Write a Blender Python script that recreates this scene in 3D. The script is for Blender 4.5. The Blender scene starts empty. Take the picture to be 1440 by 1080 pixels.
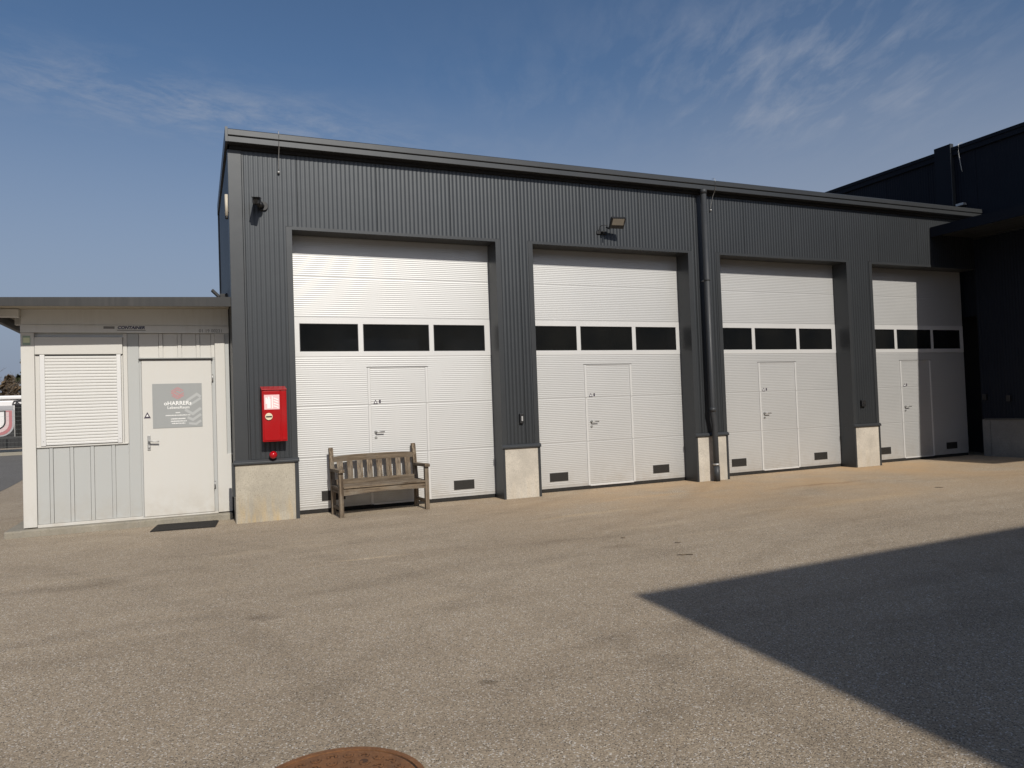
import bpy, math, random
from mathutils import Vector, Matrix
random.seed(7)
S = bpy.context.scene
COL = S.collection
R = math.radians

# ------------------------------------------------------------------ camera
cam_d = bpy.data.cameras.new('camera')
cam = bpy.data.objects.new('camera', cam_d); COL.objects.link(cam); S.camera = cam
cam_d.sensor_fit = 'HORIZONTAL'; cam_d.sensor_width = 36.0
cam_d.lens = 1040.58 / 1440 * 36.0
cam_d.clip_start = 0.05; cam_d.clip_end = 3000
fw = Vector((0.39668807, 0.91754705, 0.02731259)); rt = Vector((0.91769045, -0.39568663, -0.03572568)); up = Vector((0.02197276, -0.03923645, 0.99898834))
m = Matrix.Identity(4)
for i in range(3):
    m[i][0] = rt[i]; m[i][1] = up[i]; m[i][2] = -fw[i]
m.translation = Vector((0, -10.4854, 1.45))
cam.matrix_world = m

# ------------------------------------------------------------------ light, sky, exposure
SUN_A, SUN_B = 0.03, 0.75                       # rays run (-a, 1, -b)
elev = math.atan2(SUN_B, math.hypot(1, SUN_A))
sun_d = bpy.data.lights.new('sun', 'SUN'); sun_d.energy = 3.9; sun_d.angle = R(0.53); sun_d.color = (1.0, 0.945, 0.86)
sun = bpy.data.objects.new('sun', sun_d); COL.objects.link(sun)
sun.rotation_euler = Vector((-SUN_A, 1, -SUN_B)).to_track_quat('-Z', 'Y').to_euler()
S.view_settings.view_transform = 'Standard'; S.view_settings.look = 'None'
S.view_settings.gamma = 1; S.view_settings.use_curve_mapping = False
S.view_settings.exposure = 0.0

W = bpy.data.worlds.new('World'); S.world = W; W.use_nodes = True
nt = W.node_tree; nt.nodes.clear()
def WN(t, **k):
    n = nt.nodes.new(t)
    for a, b in k.items(): setattr(n, a, b)
    return n
def wmath(op, a, b=None, c=None, clamp=False):
    n = WN('ShaderNodeMath', operation=op, use_clamp=clamp)
    for i, v in enumerate((a, b, c)):
        if v is None: continue
        if isinstance(v, (int, float)): n.inputs[i].default_value = v
        else: nt.links.new(v, n.inputs[i])
    return n.outputs[0]
sky = WN('ShaderNodeTexSky', sky_type='NISHITA'); sky.sun_disc = False
sky.sun_elevation = elev; sky.sun_rotation = math.pi - SUN_A
sky.air_density = 1.0; sky.dust_density = 1.6; sky.ozone_density = 3.0; sky.altitude = 300
geo = WN('ShaderNodeTexCoord'); sep = WN('ShaderNodeSeparateXYZ'); nt.links.new(geo.outputs['Generated'], sep.inputs[0])
zc = wmath('MAXIMUM', sep.outputs[2], 0.04)
U = wmath('DIVIDE', sep.outputs[0], zc); V = wmath('DIVIDE', sep.outputs[1], zc)
def blob(u0, v0, ang, ru, rv):
    c, s = math.cos(ang), math.sin(ang)
    du = wmath('SUBTRACT', U, u0); dv = wmath('SUBTRACT', V, v0)
    p = wmath('DIVIDE', wmath('ADD', wmath('MULTIPLY', du, c), wmath('MULTIPLY', dv, s)), ru)
    q = wmath('DIVIDE', wmath('SUBTRACT', wmath('MULTIPLY', dv, c), wmath('MULTIPLY', du, s)), rv)
    d = wmath('ADD', wmath('MULTIPLY', p, p), wmath('MULTIPLY', q, q))
    return wmath('POWER', 2.718, wmath('MULTIPLY', d, -1.0))
def wcomb(a, b):
    n = WN('ShaderNodeCombineXYZ'); nt.links.new(a, n.inputs[0]); nt.links.new(b, n.inputs[1]); return n.outputs[0]
def wnoise(vec, sc, det, rough, dist, rot=0.0, scl=(1, 1, 1)):
    mp = WN('ShaderNodeMapping'); mp.inputs['Rotation'].default_value = (0, 0, rot); mp.inputs['Scale'].default_value = scl
    nt.links.new(vec, mp.inputs[0])
    n = WN('ShaderNodeTexNoise'); nt.links.new(mp.outputs[0], n.inputs['Vector'])
    n.inputs['Scale'].default_value = sc; n.inputs['Detail'].default_value = det; n.inputs['Roughness'].default_value = rough; n.inputs['Distortion'].default_value = dist
    return n.outputs[0]
UV = wcomb(U, V)
def wnoise2(ang, sc, det, rough, dist, ax):
    m1 = WN('ShaderNodeMapping'); m1.inputs['Rotation'].default_value = (0, 0, -ang); nt.links.new(UV, m1.inputs[0])
    return wnoise(m1.outputs[0], sc, det, rough, dist, scl=(ax, 1, 1))
def wrng(v, a, b, c=0.0, d=1.0):
    x = WN('ShaderNodeMapRange'); x.clamp = True; nt.links.new(v, x.inputs[0])
    for i, q in enumerate((a, b, c, d)): x.inputs[i + 1].default_value = q
    return x.outputs[0]
nA = wrng(wnoise2(R(20), 6.5, 10, 0.68, 0.3, 0.75), 0.42, 0.68)
nB = wrng(wnoise2(R(66), 8.0, 10, 0.62, 0.3, 0.36), 0.44, 0.70)
nC = wrng(wnoise2(R(66), 1.3, 4, 0.55, 0.6, 0.6), 0.36, 0.64)
cA = wmath('MULTIPLY', nA, wmath('MAXIMUM', wmath('MULTIPLY', blob(0.05, 2.60, 0.21, 0.85, 0.24), 0.56), wmath('MULTIPLY', blob(-0.9, 2.3, 0.3, 0.5, 0.25), 0.6)))
cB = wmath('MULTIPLY', wmath('ADD', wmath('MULTIPLY', nB, 0.95), 0.16), wmath('MULTIPLY', wmath('MULTIPLY', blob(1.86, 1.74, R(15), 0.60, 0.46), 0.85), wmath('ADD', wmath('MULTIPLY', nC, 0.8), 0.2)))
cE = wmath('MULTIPLY', nB, wmath('MULTIPLY', blob(1.1, 2.3, R(40), 0.5, 0.3), 0.12))
veil = wmath('MULTIPLY', wmath('MULTIPLY', wrng(sep.outputs[2], 0.37, 0.24), wrng(U, 0.6, 2.2)), 0.34)
cl = wmath('ADD', wmath('ADD', cA, cB), wmath('ADD', cE, veil))
cl = wmath('MULTIPLY', cl, 0.95, clamp=True)
hz = WN('ShaderNodeMapRange'); nt.links.new(sep.outputs[2], hz.inputs[0]); hz.inputs[1].default_value = 0.0; hz.inputs[2].default_value = 0.12; hz.clamp = True
cl = wmath('MULTIPLY', cl, hz.outputs[0])
hs = WN('ShaderNodeHueSaturation'); nt.links.new(sky.outputs[0], hs.inputs['Color']); sr = WN('ShaderNodeMapRange'); nt.links.new(sep.outputs[2], sr.inputs[0]); sr.inputs[1].default_value = 0.08; sr.inputs[2].default_value = 0.42; sr.inputs[3].default_value = 0.78; sr.inputs[4].default_value = 1.08; sr.clamp = True; nt.links.new(sr.outputs[0], hs.inputs['Saturation'])
hzc = WN('ShaderNodeMixRGB'); nt.links.new(wrng(sep.outputs[2], 0.40, 0.06, 0.0, 0.85), hzc.inputs[0]); nt.links.new(hs.outputs[0], hzc.inputs[1]); hzc.inputs[2].default_value = (2.70, 3.22, 4.45, 1)
mixc = WN('ShaderNodeMixRGB'); nt.links.new(cl, mixc.inputs[0]); nt.links.new(hzc.outputs[0], mixc.inputs[1]); mixc.inputs[2].default_value = (3.9, 4.35, 5.3, 1)
bg = WN('ShaderNodeBackground'); bg.inputs[1].default_value = 0.083; nt.links.new(mixc.outputs[0], bg.inputs[0])
wo = WN('ShaderNodeOutputWorld'); nt.links.new(bg.outputs[0], wo.inputs[0])

# ------------------------------------------------------------------ material helpers
class Mat:
    def __init__(s, name, rough=0.6, metal=0.0, spec=0.5):
        s.m = bpy.data.materials.new(name); s.m.use_nodes = True; s.t = s.m.node_tree
        s.b = s.t.nodes['Principled BSDF']
        s.b.inputs['Roughness'].default_value = rough; s.b.inputs['Metallic'].default_value = metal
        s.b.inputs['Specular IOR Level'].default_value = spec
        s.tc = s.t.nodes.new('ShaderNodeTexCoord'); s.geo = s.t.nodes.new('ShaderNodeNewGeometry')
    def n(s, t, **k):
        x = s.t.nodes.new(t)
        for a, b in k.items(): setattr(x, a, b)
        return x
    def L(s, a, b): s.t.links.new(a, b)
    def pos(s): return s.geo.outputs['Position']
    def obj(s): return s.tc.outputs['Object']
    def mapv(s, v, sc=(1, 1, 1), rot=(0, 0, 0), loc=(0, 0, 0)):
        x = s.n('ShaderNodeMapping'); x.inputs['Scale'].default_value = sc; x.inputs['Rotation'].default_value = rot; x.inputs['Location'].default_value = loc
        s.L(v, x.inputs[0]); return x.outputs[0]
    def noise(s, v, scale, det=4, rough=0.5, dist=0.0):
        x = s.n('ShaderNodeTexNoise'); s.L(v, x.inputs['Vector'])
        x.inputs['Scale'].default_value = scale; x.inputs['Detail'].default_value = det
        x.inputs['Roughness'].default_value = rough; x.inputs['Distortion'].default_value = dist
        return x.outputs[0]
    def voro(s, v, scale, out='Distance', feat='F1'):
        x = s.n('ShaderNodeTexVoronoi', feature=feat); s.L(v, x.inputs['Vector']); x.inputs['Scale'].default_value = scale
        return x.outputs[out]
    def rng(s, v, a, b, c=0.0, d=1.0):
        x = s.n('ShaderNodeMapRange'); x.clamp = True; s.L(v, x.inputs[0])
        for i, q in enumerate((a, b, c, d)): x.inputs[i + 1].default_value = q
        return x.outputs[0]
    def math(s, op, a, b=0.0, clamp=False):
        x = s.n('ShaderNodeMath', operation=op, use_clamp=clamp)
        for i, v in enumerate((a, b)):
            if isinstance(v, (int, float)): x.inputs[i].default_value = v
            else: s.L(v, x.inputs[i])
        return x.outputs[0]
    def mix(s, f, a, b, bt='MIX'):
        x = s.n('ShaderNodeMixRGB', blend_type=bt)
        for i, v in enumerate((f, a, b)):
            if isinstance(v, (int, float)): x.inputs[i].default_value = v
            elif isinstance(v, tuple): x.inputs[i].default_value = (*v, 1) if len(v) == 3 else v
            else: s.L(v, x.inputs[i])
        return x.outputs[0]
    def color(s, c):
        if isinstance(c, tuple): s.b.inputs['Base Color'].default_value = (*c, 1)
        else: s.L(c, s.b.inputs['Base Color'])
        return s
    def roughm(s, v): s.L(v, s.b.inputs['Roughness']); return s
    def bump(s, h, strength=0.3, dist=0.01):
        x = s.n('ShaderNodeBump'); x.inputs['Strength'].default_value = strength; x.inputs['Distance'].default_value = dist
        s.L(h, x.inputs['Height']); s.L(x.outputs[0], s.b.inputs['Normal']); return s
    def random(s):
        x = s.n('ShaderNodeObjectInfo'); return x.outputs['Random']

def painted(name, col, rough=0.45, dirt=0.12, scale=1.6, dirtcol=None, spec=0.5, wave=0.0, metal=0.0, splash=0.0):
    a = Mat(name, rough, metal, spec)
    n = a.noise(a.pos(), scale, 6, 0.6); st = a.noise(a.mapv(a.pos(), (9, 9, 0.7)), 2.0, 5, 0.6)
    f = a.math('MULTIPLY', a.rng(n, 0.35, 0.75), a.rng(st, 0.35, 0.8))
    dc = dirtcol or tuple(c * 0.55 for c in col)
    c = a.mix(a.math('MULTIPLY', f, dirt * 3, True), col, dc)
    if splash:
        sz = a.n('ShaderNodeSeparateXYZ'); a.L(a.pos(), sz.inputs[0])
        sp = a.math('MULTIPLY', a.rng(sz.outputs[2], 0.03, 0.55, 1.0, 0.0), a.rng(a.noise(a.mapv(a.pos(), (1.6, 1.6, 1.6)), 3.0, 8, 0.7), 0.38, 0.72))
        c = a.mix(a.math('MULTIPLY', sp, splash, True), c, (0.33, 0.27, 0.19))
    rn = a.mix(a.math('MULTIPLY', a.random(), 0.07), c, tuple(min(1, q * 1.5) for q in col))
    a.color(rn)
    a.roughm(a.rng(n, 0.3, 0.7, rough - (0.015 if metal else 0.06), rough + (0.03 if metal else 0.1)))
    if wave:
        a.bump(a.noise(a.pos(), 2.3, 2, 0.4), wave, 0.02)
    return a.m

M = {}
M['anthracite'] = painted('anthracite_sheet', (0.054, 0.059, 0.064), 0.42, 0.07, 0.8, (0.072, 0.072, 0.070), 0.5, 0.10, 0.62)
M['flash'] = painted('anthracite_flashing', (0.056, 0.060, 0.064), 0.42, 0.10, 1.2, (0.09, 0.087, 0.08), 0.5, 0.12, 0.5)
M['pipe'] = painted('pipe_anthracite', (0.034, 0.037, 0.041), 0.5, 0.15, 3, (0.07, 0.066, 0.06), 0.4)
M['core'] = painted('dark_core', (0.012, 0.012, 0.013), 0.8, 0.0)
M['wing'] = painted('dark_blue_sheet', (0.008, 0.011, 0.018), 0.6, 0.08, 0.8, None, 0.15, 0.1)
M['white_door'] = painted('white_lacquer', (0.565, 0.565, 0.555), 0.53, 0.05, 1.2, (0.49, 0.47, 0.43), 0.4, 0.06, 0.62, 0.38)
M['white_trim'] = painted('white_aluminium', (0.66, 0.655, 0.64), 0.45, 0.04, 2.0, (0.55, 0.52, 0.47), 0.5, 0.0, 0.35)
M['container'] = painted('container_white', (0.55, 0.54, 0.507), 0.5, 0.14, 1.5, (0.55, 0.50, 0.42), 0.4, 0.05, 0.0, 0.5)
M['container_grey'] = painted('container_light_grey', (0.405, 0.415, 0.405), 0.5, 0.10, 1.5, (0.45, 0.42, 0.37), 0.4, 0.05, 0.0, 0.5)
M['rail'] = painted('rail_grey_white', (0.64, 0.65, 0.64), 0.5, 0.16, 2.5, (0.36, 0.33, 0.28), 0.4)
M['roofgrey'] = painted('roof_grey', (0.022, 0.022, 0.022), 0.5, 0.15, 1.5, (0.12, 0.11, 0.1), 0.4)
M['black'] = painted('black_plastic', (0.012, 0.012, 0.013), 0.45, 0.1, 6, (0.03, 0.03, 0.03))
M['rubber'] = painted('black_rubber', (0.018, 0.017, 0.016), 0.8, 0.3, 5, (0.06, 0.05, 0.04), 0.3)
M['steel'] = Mat('brushed_steel', 0.45, 0.8).color((0.42, 0.42, 0.41)).m
M['galv'] = Mat('galvanised_steel', 0.55, 0.6).color((0.46, 0.46, 0.45)).m
M['ventgrey'] = painted('dark_grey_vent', (0.018, 0.016, 0.014), 0.6, 0.1, 5, (0.03, 0.027, 0.023))
M['red'] = painted('red_lacquer', (0.35, 0.004, 0.006), 0.34, 0.10, 4, (0.24, 0.02, 0.02), 0.28)
M['redlens'] = painted('red_plastic', (0.38, 0.004, 0.008), 0.15, 0.0, 5, None, 0.6)
M['beige'] = painted('beige_plastic', (0.50, 0.45, 0.36), 0.5, 0.1, 8)
M['soffit'] = painted('soffit_beige', (0.42, 0.38, 0.31), 0.7, 0.2, 2)
M['signgrey'] = painted('sign_grey', (0.30, 0.31, 0.305), 0.4, 0.05, 6)
M['signlight'] = painted('sign_light_grey', (0.40, 0.41, 0.405), 0.4, 0.03, 6)
M['print_white'] = Mat('print_white', 0.5).color((0.82, 0.82, 0.80)).m
M['print_pink'] = Mat('print_pink', 0.5).color((0.46, 0.22, 0.225)).m
M['slat'] = painted('shutter_slat', (0.60, 0.595, 0.57), 0.5, 0.05, 2.0, (0.5, 0.48, 0.43), 0.4)
M['print_dark'] = Mat('print_dark', 0.5).color((0.05, 0.04, 0.06)).m
M['print_blue'] = Mat('print_blue', 0.5).color((0.015, 0.022, 0.085)).m
M['print_grey'] = Mat('print_grey', 0.5).color((0.20, 0.20, 0.195)).m
M['print_palepink'] = Mat('print_pale_pink', 0.5).color((0.80, 0.50, 0.50)).m
M['print_mauve'] = Mat('print_mauve', 0.5).color((0.55, 0.45, 0.55)).m
M['print_green'] = Mat('print_green', 0.5).color((0.28, 0.36, 0.27)).m
M['print_yellow'] = Mat('print_yellow', 0.5).color((0.62, 0.66, 0.42)).m
M['cream'] = painted('cream_plastic', (0.68, 0.60, 0.42), 0.4, 0.1, 8)

g = Mat('dark_glass', 0.035, 0.0, 0.55)
g.color(g.mix(g.rng(g.noise(g.pos(), 1.2, 3), 0.3, 0.8), (0.006, 0.007, 0.008), (0.014, 0.014, 0.013))); g.bump(g.noise(g.pos(), 0.9, 1), 0.05, 0.02); g.roughm(g.rng(g.noise(g.pos(), 2.2, 6, 0.6), 0.35, 0.7, 0.03, 0.16))
M['glass'] = g.m
g = Mat('lamp_glass', 0.15, 0.0, 0.5); g.color((0.22, 0.195, 0.16)); M['lampglass'] = g.m

# concrete
def concrete(name, base, stain, bump=0.35, warm=0.5):
    a = Mat(name, 0.85, 0, 0.3)
    p = a.pos()
    n = a.noise(p, 2.2, 8, 0.62, 0.3); fine = a.noise(p, 55, 4, 0.65); pits = a.voro(p, 42)
    c = a.mix(a.rng(n, 0.3, 0.72), base, tuple(q * 0.62 for q in base))
    s = a.n('ShaderNodeSeparateXYZ'); a.L(p, s.inputs[0])
    streak = a.noise(a.mapv(p, (7, 7, 0.9)), 2.2, 5, 0.6, 0.2)
    low = a.rng(s.outputs[2], 0.02, 0.42, 1.0, 0.0)
    c = a.mix(a.math('MULTIPLY', a.math('MULTIPLY', a.rng(streak, 0.42, 0.7), low), warm), c, stain)
    c = a.mix(a.rng(a.noise(p, 0.9, 3, 0.5, 0.5), 0.45, 0.62, 0, 0.35), c, tuple(q * 0.68 for q in base)); c = a.mix(a.rng(fine, 0.38, 0.72, 0, 0.5), c, tuple(q * 0.5 for q in base))
    dots = a.math('MULTIPLY', a.rng(pits, 0.0, 0.30, 1.0, 0.0), a.rng(a.noise(p, 6, 3), 0.42, 0.60))
    c = a.mix(dots, c, tuple(q * 0.35 for q in base))
    a.color(c); a.bump(a.math('SUBTRACT', fine, a.math('MULTIPLY', dots, 0.8)), bump, 0.006)
    return a.m
M['conc'] = concrete('concrete_plinth', (0.50, 0.455, 0.37), (0.50, 0.36, 0.17), 0.5, 0.95)
M['conc_light'] = concrete('concrete_light', (0.60, 0.55, 0.47), (0.55, 0.44, 0.29), 0.3, 0.4)
M['conc_step'] = concrete('concrete_step', (0.36, 0.33, 0.27), (0.25, 0.22, 0.15), 0.6, 0.5)
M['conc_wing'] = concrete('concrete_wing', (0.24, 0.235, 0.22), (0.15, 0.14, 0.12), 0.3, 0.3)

# asphalt
def asphalt():
    a = Mat('worn_asphalt', 0.9, 0, 0.25); p = a.pos()
    s = a.n('ShaderNodeSeparateXYZ'); a.L(p, s.inputs[0]); X, Y = s.outputs[0], s.outputs[1]
    warp = a.n('ShaderNodeVectorMath', operation='ADD'); a.L(p, warp.inputs[0])
    nn = a.n('ShaderNodeTexNoise'); a.L(p, nn.inputs['Vector']); nn.inputs['Scale'].default_value = 0.8; nn.inputs['Detail'].default_value = 4
    vm = a.n('ShaderNodeVectorMath', operation='SCALE'); a.L(nn.outputs['Color'], vm.inputs[0]); vm.inputs['Scale'].default_value = 0.7
    a.L(vm.outputs[0], warp.inputs[1]); pw = warp.outputs[0]
    cell = a.n('ShaderNodeTexVoronoi'); a.L(p, cell.inputs['Vector']); cell.inputs['Scale'].default_value = 150
    cs = a.n('ShaderNodeSeparateXYZ'); a.L(cell.outputs['Color'], cs.inputs[0])
    cell2 = a.n('ShaderNodeTexVoronoi'); a.L(p, cell2.inputs['Vector']); cell2.inputs['Scale'].default_value = 85
    cs2 = a.n('ShaderNodeSeparateXYZ'); a.L(cell2.outputs['Color'], cs2.inputs[0])
    base = a.mix(cs.outputs[0], (0.250, 0.200, 0.143), (0.448, 0.364, 0.262))
    base = a.mix(a.rng(cs.outputs[1], 0.90, 0.95), base, (0.60, 0.55, 0.48))
    base = a.mix(a.math('MULTIPLY', a.rng(cs.outputs[2], 0.90, 0.92), a.rng(cell.outputs['Distance'], 0.3, 0.6, 1, 0)), base, (0.06, 0.055, 0.05))
    bright = a.math('MULTIPLY', a.rng(cs2.outputs[0], 0.955, 0.965), a.rng(cell2.outputs['Distance'], 0.28, 0.42, 1, 0))
    base = a.mix(bright, base, (0.60, 0.57, 0.52))
    # large tone variation and lanes worn by wheels
    big = a.noise(pw, 0.35, 5, 0.55); med = a.noise(pw, 2.2, 5, 0.6)
    base = a.mix(a.rng(big, 0.35, 0.68, 0, 0.55), base, (0.76, 0.75, 0.74), 'MULTIPLY')
    base = a.mix(a.rng(med, 0.45, 0.75, 0, 0.35), base, (0.72, 0.70, 0.68), 'MULTIPLY')
    sweep = a.noise(a.mapv(pw, (0.35, 2.6, 1), (0, 0, R(-12))), 1.3, 4, 0.55, 0.4)
    base = a.mix(a.rng(sweep, 0.52, 0.68, 0, 0.35), base, (0.70, 0.685, 0.67), 'MULTIPLY')
    base = a.mix(a.rng(sweep, 0.28, 0.42, 0.40, 0.0), base, (1.22, 1.20, 1.17), 'MULTIPLY')
    # ochre dust lying in front of the garage doors
    dx = a.rng(X, 2.5, 7.0); dy = a.rng(Y, -4.6, -0.6)
    dust = a.math('MULTIPLY', a.math('MULTIPLY', dx, dy), a.rng(a.noise(pw, 0.7, 6, 0.6), 0.28, 0.62))
    base = a.mix(a.math('MULTIPLY', dust, 0.76), base, (0.47, 0.31, 0.165))
    dust2 = a.math('MULTIPLY', a.rng(a.noise(a.mapv(pw, (0.5, 1.6, 1), (0, 0, R(-8))), 1.1, 6, 0.65), 0.60, 0.74), a.rng(Y, -7, -2.5))
    base = a.mix(a.math('MULTIPLY', dust2, 0.45), base, (0.46, 0.37, 0.26))
    for (cx, cy, rr, st, wd) in ((-2.5, 9.5, 14.3, 0.16, 0.16), (-2.5, 9.5, 12.5, 0.15, 0.16), (9.5, -13.5, 9.6, 0.16, 0.15), (9.5, -13.5, 11.3, 0.14, 0.15), (2.0, 6.0, 10.3, 0.10, 0.2), (-9.0, -8.0, 9.7, 0.15, 0.16), (-9.0, -8.0, 11.4, 0.13, 0.16), (15.0, 3.5, 6.2, 0.10, 0.14)):
        e1 = a.math('SUBTRACT', X, cx); e2 = a.math('SUBTRACT', Y, cy)
        dd = a.math('SQRT', a.math('ADD', a.math('MULTIPLY', e1, e1), a.math('MULTIPLY', e2, e2)))
        bd_ = a.rng(a.math('ABSOLUTE', a.math('SUBTRACT', dd, rr)), wd * 0.3, wd, 1, 0)
        base = a.mix(a.math('MULTIPLY', a.math('MULTIPLY', bd_, a.rng(sweep, 0.3, 0.6, 0.5, 1)), st), base, (0.45, 0.44, 0.43), 'MULTIPLY')
    # oil and damp stains, a chalk-like scrape: (x, y, rx, ry, colour, strength)
    for (x0, y0, rx, ry, col, st) in STAINS:
        d1 = a.math('DIVIDE', a.math('SUBTRACT', SPX(a, pw, 0), x0), rx); d2 = a.math('DIVIDE', a.math('SUBTRACT', SPX(a, pw, 1), y0), ry)
        d = a.math('SQRT', a.math('ADD', a.math('MULTIPLY', d1, d1), a.math('MULTIPLY', d2, d2)))
        base = a.mix(a.math('MULTIPLY', a.rng(d, 0.2, 1.0, 1, 0), st), base, col, 'MULTIPLY')
    a.color(base)
    h = a.math('ADD', a.math('MULTIPLY', cell.outputs['Distance'], -1.0), a.math('MULTIPLY', cell2.outputs['Distance'], -0.5))
    a.bump(h, 0.55, 0.004)
    return a.m
_sp = {}
def SPX(a, v, i):
    k = id(v)
    if 'n' not in _sp:
        s = a.n('ShaderNodeSeparateXYZ'); a.L(v, s.inputs[0]); _sp['n'] = s
    return _sp['n'].outputs[i]
OFF = 0.35
STAINS = [(0.50 + OFF, -4.83 + OFF, .20, .13, (0.60, 0.58, 0.57), 0.9), (1.39 + OFF, -6.85 + OFF, .07, .06, (0.5, 0.48, 0.46), 0.9),
          (-1.0 + OFF, -3.1 + OFF, .50, .20, (0.72, 0.71, 0.70), 0.9), (-2.2 + OFF, -3.6 + OFF, 1.0, .35, (0.78, 0.77, 0.76), 0.9),
          (1.63 + OFF, -3.22 + OFF, .42, .06, (1.55, 1.5, 1.4), 0.8), (4.6 + OFF, -2.0 + OFF, .9, .12, (1.25, 1.2, 1.1), 0.8),
          (9.2 + OFF, -1.6 + OFF, 1.4, .07, (0.74, 0.66, 0.58), 0.8), (6.6 + OFF, -1.1 + OFF, 1.6, .16, (1.2, 1.1, 0.96), 0.7), (3.9 + OFF, -4.1 + OFF, .35, .10, (0.75, 0.73, 0.71), 0.8),
          (-2.6 + OFF, -6.6 + OFF, .9, .4, (0.78, 0.77, 0.76), 0.8), (2.9 + OFF, -3.4 + OFF, 1.6, .5, (0.90, 0.885, 0.87), 0.8), (8.0 + OFF, -3.2 + OFF, 2.2, .25, (1.16, 1.13, 1.06), 0.8)]
M['asphalt'] = asphalt()
def asphalt2():
    a = Mat('road_asphalt', 0.9, 0, 0.25); p = a.pos()
    cell = a.n('ShaderNodeTexVoronoi'); a.L(p, cell.inputs['Vector']); cell.inputs['Scale'].default_value = 60
    cs = a.n('ShaderNodeSeparateXYZ'); a.L(cell.outputs['Color'], cs.inputs[0])
    c = a.mix(cs.outputs[0], (0.10, 0.095, 0.088), (0.20, 0.19, 0.175))
    c = a.mix(a.rng(a.noise(p, 0.6, 5), 0.3, 0.7, 0, 0.5), c, (0.75, 0.74, 0.72), 'MULTIPLY')
    a.color(c); a.bump(cell.outputs['Distance'], 0.4, 0.004); return a.m
M['road'] = asphalt2()

def rust():
    a = Mat('rusty_cast_iron', 0.75, 0.25, 0.4); p = a.pos()
    n = a.noise(p, 9, 7, 0.65, 0.4); f = a.noise(p, 70, 4, 0.6)
    c = a.mix(a.rng(n, 0.32, 0.7), (0.26, 0.115, 0.045), (0.15, 0.075, 0.038))
    c = a.mix(a.rng(f, 0.5, 0.8, 0, 0.6), c, (0.36, 0.20, 0.10)); a.color(c); a.bump(f, 0.4, 0.003); return a.m
M['rust'] = rust()
M['rustdark'] = painted('groove_dirt', (0.075, 0.035, 0.017), 0.9, 0.1, 9)

def wood(name, axis):
    a = Mat(name, 0.85, 0, 0.2)
    sc = {'x': (0.5, 16, 16), 'y': (16, 0.5, 16), 'z': (16, 16, 0.5)}[axis]
    off = a.n('ShaderNodeVectorMath', operation='ADD'); a.L(a.obj(), off.inputs[0])
    oi = a.n('ShaderNodeObjectInfo'); cb = a.n('ShaderNodeCombineXYZ')
    for i in range(3): a.L(a.math('MULTIPLY', oi.outputs['Random'], 7.3 + 3 * i), cb.inputs[i])
    a.L(cb.outputs[0], off.inputs[1]); v = a.mapv(off.outputs[0], sc)
    g1 = a.noise(v, 2.6, 7, 0.65, 0.7); g2 = a.noise(v, 9.0, 5, 0.7, 0.3); pt = a.noise(off.outputs[0], 4.5, 4, 0.6)
    c = a.mix(a.rng(g1, 0.40, 0.60), (0.075, 0.052, 0.034), (0.32, 0.250, 0.175))
    c = a.mix(a.rng(g2, 0.50, 0.58, 0, 0.8), c, (0.045, 0.032, 0.022))
    c = a.mix(a.rng(pt, 0.46, 0.70, 0, 0.6), c, (0.27, 0.245, 0.205))
    c = a.mix(a.math('MULTIPLY', oi.outputs['Random'], 0.6), c, (0.105, 0.080, 0.055))
    a.color(c); a.bump(g2, 0.6, 0.004); return a.m
for ax in 'xyz': M['wood_' + ax] = wood('weathered_wood_' + ax, ax)

def leafmat(name, c1, c2):
    a = Mat(name, 0.7, 0, 0.3); n = a.noise(a.pos(), 1.1, 4); a.color(a.mix(a.rng(n, 0.3, 0.7), c1, c2)); return a.m
M['needle'] = leafmat('needles', (0.030, 0.042, 0.016), (0.075, 0.075, 0.032))
M['drybush'] = leafmat('dry_brush', (0.10, 0.07, 0.045), (0.16, 0.115, 0.07))
M['bark'] = leafmat('bark', (0.10, 0.085, 0.07), (0.19, 0.165, 0.14))
M['hill'] = leafmat('far_woods', (0.05, 0.055, 0.035), (0.09, 0.085, 0.055))

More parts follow.
